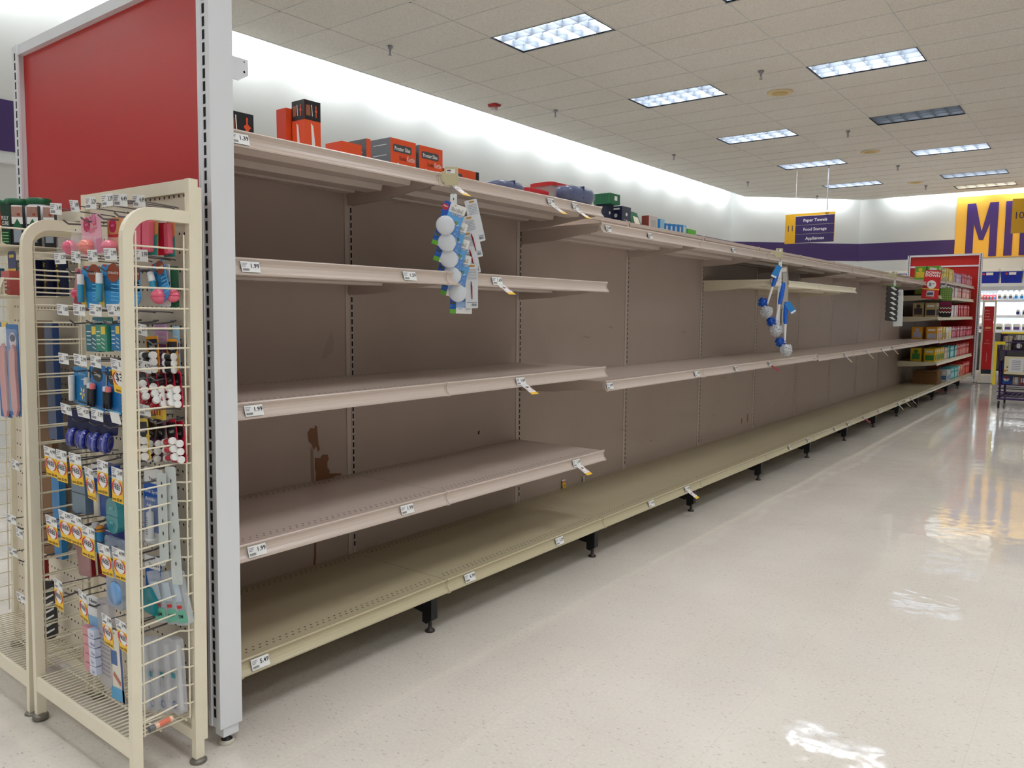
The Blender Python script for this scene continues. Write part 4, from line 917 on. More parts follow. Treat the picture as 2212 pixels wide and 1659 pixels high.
pack('pill_box', 'teal oval morning and evening pill box beside the front rack post', 'pill box', .428, .482, .662, .762, -.018, [('pill_case', lambda m, W, H: (m.rbox(-W / 2, W / 2, -.02, 0, -H, 0, W * .42, TL2, 'y', 6), tx(m, W, H, 'AM', .5, .34, .011, mat((140, 220, 220), .3), y=-.0212), tx(m, W, H, 'PM', .5, .76, .011, mat((140, 220, 220), .3), y=-.0212), rz(m, W, H, .02, .98, .5, .515, mat((10, 90, 100), .3), -.0208)))])
def syr(m, W, H):
    m.rbox(-W / 2, W / 2, 0, .0014, -H, 0, .006, OW, 'y'); rz(m, W, H, 0, 1, .2, .84, CBL); tx(m, W, H, 'TopCare', .62, .16, .009, INK, width=W * .7); tx(m, W, H, 'Oral Syringe', .5, .33, .010, OW, width=W * .92); tx(m, W, H, 'Bottle', .35, .43, .009, OW, width=W * .5); tx(m, W, H, 'Adapter', .45, .51, .009, OW, width=W * .6)
pack('oral_syringe_card', 'white and blue oral syringe card seen through the side wires', 'syringe', .512, .595, .632, .848, .045, [('backing_card', syr), ('syringe', lambda m, W, H: (m.lathe([(.010, 0), (.010, H * .36), (.003, H * .38), (.003, H * .46)], (W * .05, -.013, -H * .92), mat((235, 238, 240), .1, 0, .6), 14), m.lathe([(.014, 0), (.014, .004)], (W * .05, -.013, -H * .92), OW, 14), [rz(m, W, H, .48, .6, .62 + .03 * i, .63 + .03 * i, INK, -.0235) for i in range(8)])), ('blister', blis(.5, .68, .05, .13, .028))], roll=.04, yaw=.1)
def cstrip(label, x, y, z1, z0, roll, w_=.024):
    pack('clip_strip', label, 'hanging strip', x - w_ / 2, x + w_ / 2, z0, z1, y, [('strip', lambda m, W, H: (m.rbox(-W / 2, W / 2, 0, .0012, -H, 0, .006, mat((214, 222, 220), .25, 0, .75), 'y'), [m.disc((0, -.0004, -H * (.12 + .14 * i)), .0025, (1, 0, 0), (0, 0, 1), mat((70, 74, 80), .5), 8, .006) for i in range(6)]))], yaw=.35, roll=roll)
cstrip('long translucent hanging strip just inside the rear side post', .634, .052, .862, .535, -.035, .034)
cstrip('translucent hanging strip left of the longer one', .617, .03, .845, .60, .0, .03); cstrip('thin translucent strip beside the syringe card', .60, .045, .835, .58, .03, .02)
pack('wallet', 'dark red vinyl pouch hanging below the FREE tickets', 'pouch', .182, .255, .485, .60, -.005, [('pouch', lambda m, W, H: m.rbox(-W / 2, W / 2, -.012, 0, -H, 0, .008, mat((132, 26, 34), .25, coat=.4), 'y')), ('sleeve', blis(.5, .5, .078, .12, .014))], roll=-.1)
pack('wallet', 'second dark red pouch tucked right of the first', 'pouch', .262, .30, .49, .60, .02, [('pouch', boxp(mat((118, 22, 30), .3), d=.01))], roll=-.06)
pack('lotion_tube', 'small teal and blue tube with orange label behind the tickets', 'tube', .29, .345, .575, .66, .0, [('tubes', lambda m, W, H: (stick(m, -W * .3, -.012, -H, 0, .010, mat((30, 150, 176), .3), PALE, .3), stick(m, W * .15, -.012, -H, -.004, .011, SKY, AMB, .2)))])
pack('navy_box', 'navy box with white lines beside the front rack post', 'box', .375, .44, .595, .67, .015, [('box', boxp(mat((40, 54, 130), .35), deco=lambda m, W, H, y: [rq(m, W, H, .1, .8, .2 + .2 * i, .24 + .2 * i, PALE, y) for i in range(3)]))])
pack('pill_cutter_card', 'clear pack with a pale blue round pill case, right of the FREE ticket', 'pill case', .405, .48, .445, .645, -.02, [('blister', lambda m, W, H: m.rbox(-W / 2, W / 2, -.014, 0, -H, 0, .01, mat((170, 186, 206), .12, 0, .5), 'y')), ('pill_case', lambda m, W, H: m.lathe([(.001, -.022), (.03, -.022), (.034, -.016), (.034, -.012)], (W * .1, 0, -H * .78), mat((110, 160, 214), .2, coat=.4), 22, 'y'))])
def cut(m, W, H):
    m.rbox(-W / 2, W / 2, 0, .0014, -H, 0, .006, CBL, 'y'); rz(m, W, H, 0, 1, 0, .22, OW); tx(m, W, H, 'TopCare', .6, .17, .009, INK, width=W * .7); tx(m, W, H, 'Cutter', .5, .36, .010, OW, width=W * .5)
pack('pill_cutter_card', 'white and blue pill cutter card with a teal cutter, behind the side wires', 'pill cutter', .505, .575, .428, .598, .04, [('backing_card', cut), ('pill_cutter', lambda m, W, H: m.prism([(-W * .45, -H * .9), (W * .4, -H * .95), (W * .45, -H * .7), (W * .1, -H * .5), (-W * .45, -H * .55)], 'y', -.02, -.0014, TL2))], yaw=.1)
MINT = mat((110, 186, 160), .3)
for k, (x, y) in enumerate([(.545, .055), (.578, .075), (.608, .092)]):
    pack('pill_organiser', 'clear weekly pill case with mint green end labels, %s behind the side wires' % ORD[k + 1], 'pill box', x - .022, x + .022, .412, .56, y, [('blister', lambda m, W, H: m.rbox(-W / 2, W / 2, -.02, 0, -H, 0, .006, mat((214, 222, 228), .1, 0, .45), 'y')), ('label_card', lambda m, W, H: (m.rbox(-W * .45, W * .45, -.0215, -.0204, -H * .95, -H * .72, .003, MINT, 'y'), rz(m, W, H, .15, .85, .2, .55, mat((190, 206, 220), .4), -.0208), rz(m, W, H, .3, .7, .62, .68, TKRED, -.021), tx(m, W, H, '5M', .5, .86, .01, INK, y=-.0222)))], roll=-.22, yaw=.25, group='pill cases with mint labels')
def p7(m, W, H):
    m.rbox(-W / 2, W / 2, 0, .0014, -H, 0, .006, PALE, 'y'); tx(m, W, H, '7-Button', .28, .09, .011, INK, 'L', width=W * .5); tx(m, W, H, 'Reminder', .28, .15, .011, INK, 'L', width=W * .5); rz(m, W, H, 0, 1, .27, .4, mat((120, 176, 220), .4))
def p7b(m, W, H):
    for i, d in enumerate(('Tue', 'Wed', 'Thu', 'Fri', 'Sat')):
        z = -H * (.40 + .12 * i)
        m.rbox(-W * .02, W * .34, -.02, -.0014, z - H * .11, z, .004, mat((206, 212, 232), .2, coat=.3), 'y'); m.text(d, (W * .1, -.0206, z - H * .085), (1, 0, 0), (0, 0, 1), .010, mat((40, 50, 140), .5), 'L')
        m.rbox(-W * .42, -W * .04, -.016, -.0014, z - H * .11, z, .004, mat((222, 150, 160), .15, 0, .8), 'y')
pack('pill_organiser', 'seven-day pill organiser with Wed to Sat lids, lowest at the front', 'pill box', .232, .322, .205, .437, -.02, [('backing_card', p7), ('day_lids', p7b)], roll=-.05)
pack('clear_pack', 'crinkled clear blister pack right of the seven-day organiser', 'pack', .315, .375, .18, .44, -.005, [('blister', lambda m, W, H: (m.rbox(-W / 2, W / 2, -.018, 0, -H, 0, .012, mat((206, 202, 208), .12, 0, .55), 'y'), [m.rbox(-W * .4, W * .4, -.0195, -.018, -H * (.42 + .05 * i), -H * (.40 + .05 * i), .0015, mat((180, 172, 178), .2, 0, .6), 'y') for i in range(10)]))])
pack('bandage_card', 'cream card with a blue square and sky blue base at the rack front', 'pack', .368, .432, .155, .365, -.02, [('backing_card', card(mat((226, 222, 210), .4), deco=lambda m, W, H: (rz(m, W, H, .1, .6, .3, .5, mat((60, 100, 160), .4)), rz(m, W, H, .85, 1, 0, 1, mat((40, 70, 140), .4)), m.add([(W * (a - .5), -.0009, -H * b) for a, b in ((.3, .6), (.8, .72), (.75, .78), (.25, .66))], [(0, 1, 2, 3)], mat((190, 110, 80), .4)), rz(m, W, H, 0, 1, .82, 1, mat((90, 170, 220), .4)))))], roll=-.06)
for k, (x, y, z0) in enumerate([(.50, .03, .152), (.53, .05, .15), (.565, .07, .152), (.60, .09, .155)]):
    pack('clear_pack', 'tall clear plastic pack standing low behind the side wires, %s from the left' % ORD[k + 1], 'pack', x - .026, x + .026, z0, .36 + .003 * k, y, [('blister', lambda m, W, H: m.rbox(-W / 2, W / 2, -.022, 0, -H, 0, .012, mat((214, 216, 222), .12, 0, .45), 'y')), ('insert', lambda m, W, H: (m.box(-W * .3, W * .3, -.012, -.006, -H * .96, -H * .1, PALE), rz(m, W, H, .25, .7, .45, .52, TL2, -.0228), m.arc((0, -.0232, -H * .88), .008, .003, 0, 2 * PI, (1, 0, 0), (0, 0, 1), CBL, 14)))], roll=-.05, group='tall clear packs')
o = thing('lip_balm_stick', 'loose lip balm stick with grey cap lying on the bottom side wire', 'lip balm', (.628, -.028, .153), (0, 0, .12))
m = MB(); m.lathe([(.0078, 0), (.0078, .054)], (0, 0, 0), mat((236, 196, 170), .3), 14, 'y'); m.lathe([(.008, .012), (.008, .045)], (0, .0, 0), mat((222, 120, 96), .4), 14, 'y'); m.build('tube', o)
m = MB(); m.lathe([(.0086, -.016), (.0086, 0)], (0, 0, 0), mat((110, 110, 116), .3), 14, 'y'); m.build('cap', o)

# ---- left rack contents
def basket(label, z, x0=-.605, x1=-.04, ticket_px=None, price=None):
    o = thing('wire_basket', label, 'basket', (0, 0, z)); m = MB(); x = x0
    while x <= x1: m.tube([(x, .09, 0), (x, -.085, 0), (x, -.098, .008), (x, -.098, .05)], .0022, M_RACK, 4); x += .0125
    for yz in ((-.098, .052), (-.098, .004), (-.03, 0), (.05, 0)): m.tube([(x0, yz[0], yz[1]), (x1, yz[0], yz[1])], .003, M_RACK, 5)
    m.tube([(x1, -.098, .052), (x1, .09, .052)], .003, M_RACK, 5)
    m.build('basket_grid', o)
    l = MB(); l.M = Matrix.Translation((0, -.102, .052)) @ Matrix.Rotation(-.35, 4, 'X'); l.box(x0, x1 + .01, -.001, .001, -.036, .004, M_RACK); l.build('ticket_channel', o)
    t = tk_mesh(price); t.build('basket_ticket', o, (-.075, -.106, .052), (-.35, 0, 0))
    return o
basket('upper wire basket of the left rack, with a price channel', 1.475, price='7.99'); basket('lower wire basket of the left rack, with a price channel', 1.322, price='5.29')
GLID = mat((20, 96, 60), .35); JARW = mat((226, 230, 234), .3)
for k, (x, y) in enumerate([(-.275, -.01), (-.20, .01), (-.125, .045)]):
    o = thing('white_jar', 'white jar with a green lid, %s from the left on the left rack' % ORD[k + 1], 'jar', (x, y, 1.4785), group='white jars with green lids')
    m = MB(); m.lathe([(.036, 0), (.038, .006), (.038, .125), (.030, .137)], (0, 0, 0), JARW, 20); m.build('jar_body', o)
    m = MB(); m.lathe([(.034, .137), (.035, .139), (.035, .154), (.033, .156)], (0, 0, 0), GLID, 24); m.build('lid', o)
def lbox(name, label, x0, x1, z0, z1, y0, y1, c, deco=None, side=None, rot=None):
    m = MB(); m.box(0, x1 - x0, 0, y1 - y0, 0, z1 - z0, c)
    if deco: deco(m, x1 - x0, z1 - z0)
    return m.build(name, None, (x0, y0, z0), rot, label, 'box')
def q2(m, W, H, a, b, c, d, mt, y=-.0006): m.quad((W * a, y, H * c), (W * b, y, H * c), (W * b, y, H * d), (W * a, y, H * d), mt)
SKIN = mat((214, 150, 124), .45); GB = mat((26, 58, 44), .4)
lbox('medicine_box', 'red medicine box with orange top in the upper basket', -.188, -.160, 1.4785, 1.605, -.07, -.05, mat((150, 26, 24), .4), lambda m, W, H: (q2(m, W, H, 0, 1, .45, .85, mat((214, 66, 24), .4)), [q2(m, W, H, .1, .9, .1 + .06 * i, .12 + .06 * i, mat((220, 150, 140), .4)) for i in range(5)]), rot=.8)
lbox('medicine_box', 'green medicine box with white lettering beside the red one', -.160, -.134, 1.4785, 1.612, -.055, -.035, GB, lambda m, W, H: (m.text('FULLY', (W * .12, -.0008, H * .62), (1, 0, 0), (0, 0, 1), .012, OW, 'L', .02, width=W * .76), m.text('CURE', (W * .12, -.0008, H * .5), (1, 0, 0), (0, 0, 1), .012, OW, 'L', .02, width=W * .76), [q2(m, W, H, .1, .8, .1 + .07 * i, .13 + .07 * i, mat((120, 190, 130), .4)) for i in range(4)]), rot=.8)
for k, (x0, y0) in enumerate([(-.130, -.035), (-.094, -.005), (-.062, .03)]):
    lbox('medicine_box', 'white and green box picturing fingers, %s from the left' % ORD[k + 1], x0, x0 + .032, 1.4785, 1.606, y0, y0 + .02, mat((30, 34, 36), .4), lambda m, W, H: (q2(m, W, H, 0, 1, .55, 1, OW), q2(m, W, H, 0, 1, .72, .97, SKIN), m.disc((W * .65, -.001, H * .78), W * .16, (1, 0, 0), (0, 0, 1), mat((150, 70, 60), .5), 12), m.add([(0, -.0008, H * .45), (W, -.0008, H * .45), (W * .5, -.0008, H * .68)], [(0, 1, 2)], GLID), q2(m, W, H, .12, .85, .1, .45, mat((150, 160, 176), .4))), rot=.8)
for k, (x0, y0) in enumerate([(-.21, .0), (-.165, .02), (-.12, .04), (-.075, .06)]):
    lbox('wart_remover_box', 'navy box with sideways yellow lettering, %s in the lower basket' % ORD[k + 1], x0, x0 + .042, 1.326, 1.44, y0, y0 + .025, mat((16, 26, 66), .35), lambda m, W, H: (m.text('Compound W', (W * .72, -.0008, H * .06), (0, 0, 1), (-1, 0, 0), .017, YL2, 'L', .02, width=H * .88)))
lbox('pale_red_box', 'salmon red box with white lines in the lower basket front', -.14, -.075, 1.326, 1.40, -.07, -.04, mat((200, 96, 92), .4), lambda m, W, H: [q2(m, W, H, .2, .7, .2 + .15 * i, .28 + .15 * i, OW) for i in range(3)])
pack('navy_hang_pack', 'navy hanging pack with a yellow band over the salmon red box', 'pack', -.135, -.075, 1.39, 1.462, -.05, [('backing_card', card(mat((50, 60, 110), .35), r=.012, deco=lambda m, W, H: (rz(m, W, H, 0, 1, .75, .9, YL2), rz(m, W, H, .2, .8, .15, .28, YL2))))])
lbox('teal_box', 'teal box with a yellow corner at the photo edge', -.225, -.165, 1.326, 1.41, -.07, -.05, mat((14, 96, 120), .4), lambda m, W, H: q2(m, W, H, .6, 1, 0, .35, YL2))
GEL = mat((214, 150, 150), .2, coat=.4)
def sole(m, W, H):
    P = [(W * .30, -H * .98), (W * .42, -H * .90), (W * .40, -H * .7), (W * .34, -H * .5), (W * .40, -H * .3), (W * .2, -H * .22), (-W * .1, -H * .3), (-W * .12, -H * .6), (-W * .06, -H * .9), (W * .1, -H)]
    m.prism(P, 'y', -.009, -.0015, GEL)
pack('insole_pack', 'blue and pink gel insole pack with a yellow oval, on the left rack', 'insoles', -.165, -.072, .945, 1.235, -.055, [('backing_card', card(mat((34, 110, 180), .3), deco=lambda m, W, H: (m.disc((W * .05, -.001, -H * .18), W * .3, (1, 0, 0), (0, 0, 1), mat((224, 206, 216), .4), 20, H * .09), m.disc((W * .05, -.0016, -H * .15), W * .22, (1, 0, 0), (0, 0, 1), mat((60, 60, 100), .4), 20, H * .04), rz(m, W, H, .15, .6, .3, .5, mat((196, 110, 110), .4)), [rz(m, W, H, .22, .5, .32 + .03 * i, .335 + .03 * i, TKYEL, -.0012) for i in range(4)]))), ('gel_sole', sole), ('blister', blis(.5, .5, .085, .26, .012))])
pack('insole_pack', 'blue insole pack half cut off by the left photo edge', 'insoles', -.27, -.18, .93, 1.24, -.045, [('backing_card', card(mat((24, 92, 170), .3), deco=lambda m, W, H: (rz(m, W, H, .2, 1, .05, .25, OW), rz(m, W, H, .5, 1, 0, .05, YL2)))), ('gel_sole', sole)])
pack('insole_pack', 'sky blue insole pack behind the two front insole packs', 'insoles', -.15, -.075, .93, 1.16, -.01, [('backing_card', card(mat((40, 140, 200), .3)))])
# things seen through the left side wires
m = MB(); m.box(-.13, 0, 0, .02, -.80, 0, mat((126, 92, 62), .7)); m.build('cardboard_filler', None, (-.14, .055, 1.245), None, 'tall brown cardboard filler panel on the pegboard of the left rack', 'cardboard')
pack('foot_care_pack', 'tall dark blue pack beside the brown cardboard filler', 'pack', -.125, -.065, .86, 1.24, .085, [('case', boxp(mat((30, 70, 130), .25, coat=.3), d=.02))])
pack('foot_care_pack', 'sky blue pack low beside the brown cardboard filler', 'pack', -.125, -.070, .46, .80, .085, [('case', boxp(mat((40, 130, 196), .35), d=.02))])
pack('zebra_sock', 'black and white zebra striped slipper sock hanging low in the left rack', 'sock', -.235, -.175, .10 + .06, .36, .06, [('sock', lambda m, W, H: (m.rbox(-W / 2, W / 2, -.02, 0, -H, 0, .015, BLK2, 'y'), [m.add([(-W * .45, -.0206, -H * (.1 + .12 * i)), (W * .05, -.0206, -H * (.14 + .12 * i)), (W * .45, -.0206, -H * (.08 + .12 * i)), (W * .45, -.0206, -H * (.11 + .12 * i)), (W * .05, -.0206, -H * (.18 + .12 * i)), (-W * .45, -.0206, -H * (.14 + .12 * i))], [(0, 1, 2, 3, 4, 5)], OW) for i in range(7)]))], yaw=.8)
pack('red_black_pack', 'small red and black pack above the zebra sock', 'pack', -.24, -.20, .37, .44, .07, [('case', boxp(mat((150, 20, 24), .4), d=.015, deco=lambda m, W, H, y: rq(m, W, H, 0, 1, 0, .4, BLK2, y)))])
for k, (x, z) in enumerate([(-.085, .795), (-.145, .61), (-.085, .575), (-.15, .50), (-.10, .36)]):
    hook(x, z, '4.99', None, -.075, 'empty peg hook with a pale ticket on the left rack, %s from the top' % ORD[k + 1])

# ------------------------------------------------------------------ clip strips and hanging goods along the shelf rails
def clipholder(y, z, D, L, label, tilt=0.):
    o = thing('shelf_clip_strip', label, 'clip strip', (D + .012, y, z))
    KH = mat((190, 182, 146), .4)
    m = MB(); m.M = Matrix.Rotation(.6, 4, 'Z')
    m.rbox(-.008, .046, -.001, .001, -.040, .030, .006, KH, 'y', 4)
    m.add([(-.008, -.001, -.03), (-.052, .0, -.008), (-.046, .0, .004), (-.008, -.001, .016)], [(0, 1, 2, 3)], KH); m.add([(-.008, .001, -.03), (-.052, .001, -.008), (-.046, .001, .004), (-.008, .001, .016)], [(3, 2, 1, 0)], KH)
    m.quad((0, -.0016, .006), (.034, -.0016, .006), (.034, -.0016, .022), (0, -.0016, .022), OW); m.quad((.003, -.002, .014), (.018, -.002, .014), (.018, -.002, .020), (.003, -.002, .020), mat((90, 60, 80), .5))
    for i in range(6): m.quad((.003 + i * .0025, -.002, .008), (.0042 + i * .0025, -.002, .008), (.0042 + i * .0025, -.002, .012), (.003 + i * .0025, -.002, .012), INK)
    m.build('clip_plate', o)
    r = MB(); r.tube([(.026 + .006 * math.cos(t), 0.013, -.052 + .008 * math.sin(t)) for t in [k * PI / 5 for k in range(11)]], .001, M_CHROME, 5); r.tube([(.026, .013 + .005 * math.cos(t), -.066 + .008 * math.sin(t)) for t in [k * PI / 5 for k in range(11)]], .001, M_CHROME, 5); r.build('split_ring', o)
    st = MB(); st.M = Matrix.Translation((.026, .013, -.072)) @ Matrix.Rotation(.72, 4, 'Z')
    st.rbox(-.013, .013, 0, .001, -L, 0, .005, mat((226, 230, 230), .3), 'y')
    k = .02
    while k < L: st.disc((0, -.0004, -k), .0022, (1, 0, 0), (0, 0, 1), mat((60, 66, 80), .5), 8, .005); k += .055
    st.build('plastic_strip', o)
    return o
HB = mat((30, 84, 178), .35); HG = mat((96, 170, 50), .4)
clipholder(1.248, 1.812, DT, .30, 'beige shelf clip with a white plastic strip, holding the facial scrub cards')
def scrub(m, W, H):
    m.rbox(-W / 2, W / 2, 0, .0012, -H, 0, .003, OW, 'y')
    q = lambda a, b, c, d, mt, y=-.0007: m.quad((W * (a - .5), y, -H * d), (W * (b - .5), y, -H * d), (W * (b - .5), y, -H * c), (W * (a - .5), y, -H * c), mt)
    q(0, .28, 0, .9, HB); q(0, .28, .9, 1, HG); q(.28, 1, .2, .45, mat((96, 164, 222), .4)); q(.28, 1, .45, .72, mat((92, 140, 204), .4)); q(.28, 1, .72, .86, mat((150, 180, 220), .4))
    q(.02, .24, .34, .4, mat((130, 130, 40), .5)); q(.02, .24, .74, .79, mat((130, 130, 40), .5)); q(.62, .84, .36, .44, mat((130, 150, 90), .5)); q(.02, .24, .82, .85, SKY)
    m.disc((-W * .40, -.0012, -H * .13), W * .14, (1, 0, 0), (0, 0, 1), mat((186, 40, 60), .4), 16); m.text('Hot', (-W * .40, -.0018, -H * .13), (1, 0, 0), (0, 0, 1), .007, OW, 'C', .02)
    m.text('facial', (W * .12, -.0014, -H * .16), (1, 0, 0), (0, 0, 1), .014, INK, 'C', .03, width=W * .54); m.text('scrub', (W * .2, -.0014, -H * .25), (1, 0, 0), (0, 0, 1), .011, INK, 'C', .03, width=W * .52)
    m.text('facial', (W * .12, -.0020, -H * .16), (1, 0, 0), (0, 0, 1), .014, OW, 'C', .0, width=W * .53); m.text('scrub', (W * .2, -.0020, -H * .25), (1, 0, 0), (0, 0, 1), .011, OW, 'C', .0, width=W * .51)
    random.seed(5)
    for _ in range(34):
        a, b = random.uniform(-.18, .46), random.uniform(.36, .92); m.disc((W * a, -.0010 - random.random() * .0002, -H * b), random.uniform(.0012, .0035), (1, 0, 0), (0, 0, 1), mat((176, 206, 238), .4), 8)
    m.disc((0, -.0008, -H * .04), .004, (1, 0, 0), (0, 0, 1), mat((150, 160, 160), .5), 8, .002)
def pad(m, W, H): m.lathe([(.001, -.012), (.032, -.012), (.036, -.009), (.037, -.003), (.037, -.0012)], (-W * .16, 0, -H * .52), mat((214, 220, 228), .35), 22, 'y')
TOPZ = 1.725
for k, (r, dx) in enumerate([(.32, 0), (.33, .006), (.30, .012), (.24, .018), (.03, .022)]):
    o = thing('scrub_card', 'facial scrub card with a round white pad, %s from the top' % ORD[k + 1], 'scrub', (DT + .074 + dx * .8 - .0105 * k, 1.235 + dx * .6 + .0125 * k, TOPZ - .030 - .062 * k), (0.10, r, .72), group='facial scrub cards')
    m = MB(); scrub(m, .088, .172); m.build('backing_card', o); m = MB(); pad(m, .088, .172); m.build('scrub_pad', o)
def cback(m, W, H):
    m.rbox(-W / 2, W / 2, 0, .0012, -H, 0, .004, mat((206, 210, 214), .45), 'y'); f = lambda a, b, c, d, mt: m.quad((W * (a - .5), -.0006, -H * d), (W * (b - .5), -.0006, -H * d), (W * (b - .5), -.0006, -H * c), (W * (a - .5), -.0006, -H * c), mt)
    f(.35, .75, .03, .07, mat((190, 130, 40), .5))
    for i in range(7): f(.2, .9, .12 + .035 * i, .13 + .035 * i, mat((130, 136, 150), .6))
    f(.1, .95, .86, .87, mat((40, 50, 120), .5))
    for i in range(8): f(.5 + .05 * i, .525 + .05 * i, .89, .95, INK)
def pen(m, W, H): m.tube([(-W * .05, -.004, -H * .42), (-W * .02, -.005, -H * .55), (W * .02, -.004, -H * .84)], [.0015, .0032, .0015], mat((140, 26, 50), .35), 8)
for k, (r, dx) in enumerate([(-.24, .030), (-.24, .022), (-.22, .018), (-.18, .012), (-.02, .034)]):
    o = thing('pen_card', 'pale card back%s, %s down right of the scrub cards' % ('' if k == 0 else ' with crimson pen', ORD[k + 1]), 'card', (DT + .045 + dx, 1.295 + dx * .75, TOPZ - .005 - .062 * k), (.06, r, .85))
    m = MB(); cback(m, .05, .165 if k < 4 else .175); m.build('backing_card', o)
    if k: m = MB(); pen(m, .05, .165); m.build('pen', o)
# toilet brushes
clipholder(5.03, 1.757, .524, .50, 'beige shelf clip with a long white strip, holding the blue and white brushes')
BBL = mat((20, 96, 206), .3, coat=.3)
def brush(label, x, y, z, roll, L, tagc=True, yaw=.5, headup=False):
    o = thing('dish_brush', label, 'brush', (x, y, z), (0, roll, yaw), 'blue and white brushes')
    m = MB(); m.tube([(0, 0, 0), (0, 0, -L * .05), (0, 0, -L * .2), (0, 0, -L * .36), (0, 0, -L * .40)], [.009, .015, .018, .016, .010], BBL, 10); m.build('grip', o)
    m = MB(); m.tube([(0, 0, -L * .40), (0, 0, -L * .6), (0, 0, -L * .74)], [.010, .009, .009], OW, 8); m.build('stem', o)
    m = MB(); random.seed(int(L * 1000)); c = Vector((.012, -.005, -L * .86))
    for i in range(300):
        t, p = random.uniform(0, 2 * PI), math.acos(random.uniform(-1, .75)); d = Vector((math.sin(p) * math.cos(t), math.sin(p) * math.sin(t), math.cos(p) * 1.05))
        m.tube([c + d * .030, c + Vector((d.x * .046, d.y * .046, d.z * .052))], [.0024, .0026], mat((232, 234, 236), .5), 3, False)
    m.ball(c, .040, mat((206, 210, 216), .7), 16); m.build('bristle_head', o)
    m = MB(); c2 = Vector((-.030, .008, -L * .72))
    for i in range(150):
        t, p = random.uniform(0, 2 * PI), math.acos(random.uniform(-.9, .9)); d = Vector((math.sin(p) * math.cos(t), math.sin(p) * math.sin(t), math.cos(p) * 1.1))
        m.tube([c2 + d * .022, c2 + d * .040], [.002, .0024], BBL, 3, False)
    m.ball(c2, .032, BBL, 12); m.build('rim_brush', o)
    if tagc:
        m = MB(); m.M = Matrix.Rotation(tagc, 4, 'Y'); m.box(-.022, .022, -.018, -.017, -.10, -.005, mat((40, 130, 200), .4)); m.quad((-.02, -.0184, -.098), (.02, -.0184, -.098), (.02, -.0184, -.085), (-.02, -.0184, -.085), OW); m.build('swing_tag', o)
brush('blue and white brush on the left of the strip, hanging highest', .615, 4.87, 1.645, .27, .41, .2)
brush('blue and white brush in the middle of the strip, bristles facing forward', .640, 4.91, 1.52, .16, .42, None)
brush('blue and white brush on the right, hanging lowest', .655, 4.93, 1.375, .0, .42, -.6)
for k in range(9):
    o = thing('utensil_card', 'beige and clear utensil card, %s down behind the blue brushes' % ORD[k + 1], 'card', (.565 + .002 * k, 5.115 + .004 * (k % 3), 1.655 - .048 * k), (0, -.10 + .02 * k, .6), group='utensil cards behind the brushes')
    m = MB(); m.rbox(-.03, .03, 0, .0012, -.15, 0, .008, mat((186, 164, 138) if k % 2 else (146, 128, 112), .4), 'y'); m.quad((-.02, -.0006, -.045), (.02, -.0006, -.045), (.02, -.0006, -.012), (-.02, -.0006, -.012), mat((226, 222, 212), .4)); m.build('backing_card', o)
    m = MB(); m.rbox(-.016, .016, -.014, -.0013, -.14, -.05, .008, mat((214, 214, 210), .12, 0, .5), 'y'); m.build('blister', o)
# black packs strip
clipholder(9.02, 1.757, .524, .30, 'beige shelf clip with a short white strip, holding the glossy black packs')
BG = mat((24, 20, 30), .15, coat=.6)
for k in range(7):
    o = thing('black_pack', 'glossy black pack with a white flash, %s from the top of the far strip' % ORD[k + 1], 'pack', (.545, 8.98, 1.615 - .058 * k), (0, .1, .55), group='glossy black packs')
    m = MB(); m.rbox(-.06, .065, -.04, .0, -.060, 0, .016, BG, 'y'); m.add([(-.03, -.0405, -.015), (.02, -.0405, -.045), (.05, -.0405, -.04), (.005, -.0405, -.008)], [(0, 1, 2, 3)], OW); m.build('pouch', o)
    if k == 0: m = MB(); m.box(-.06, .065, -.041, .001, -.004, .004, HG); m.build('green_header', o)
for k in range(7):
    m = MB(); m.rbox(-.055, .055, 0, .0012, -.14, 0, .008, mat((222, 226, 226), .4), 'y'); [m.quad((-.035, -.0006, -.03 - .012 * i), (.03, -.0006, -.03 - .012 * i), (.03, -.0006, -.026 - .012 * i), (-.035, -.0006, -.026 - .012 * i), GREYTXT) for i in range(4)]
    m.build('white_card', None, (.60, 9.06 + .003 * k, 1.575 - .048 * k), (0, -.06, .6), 'white card back, %s down beside the glossy black packs' % ORD[k + 1], 'card', 'white cards on the far strip')
# potholders
clipholder(12.52, 1.83, DT, .14, 'pale clip strip above the green checked potholder')
def hold(name, label, z1, z0, c, deco):
    o = thing(name, label, 'potholder', (.575, 12.50, z1), (0, .02, .35)); m = MB(); H = z1 - z0
    m.rbox(-.085, .085, -.022, .0, -H, 0, .03, c, 'y', 4); deco(m, H); m.build('quilted_pad', o)
    m = MB(); m.tube([(0, -.01, 0), (-.012, -.01, .02), (0, -.01, .035), (.012, -.01, .02), (0, -.01, 0)], .003, c, 6); m.build('loop', o)
hold('potholder', 'green checked potholder hanging at the stocked section', 1.70, 1.50, mat((104, 140, 60), .8), lambda m, H: ([m.quad((-.08, -.0226, -.02 - .03 * i), (.08, -.0226, -.02 - .03 * i), (.08, -.0226, -.014 - .03 * i), (-.08, -.0226, -.014 - .03 * i), mat((170, 190, 120), .8)) for i in range(6)], [m.quad((-.07 + .03 * i, -.0228, -.19), (-.064 + .03 * i, -.0228, -.19), (-.064 + .03 * i, -.0228, -.01), (-.07 + .03 * i, -.0228, -.01), mat((150, 176, 100), .8)) for i in range(5)]))
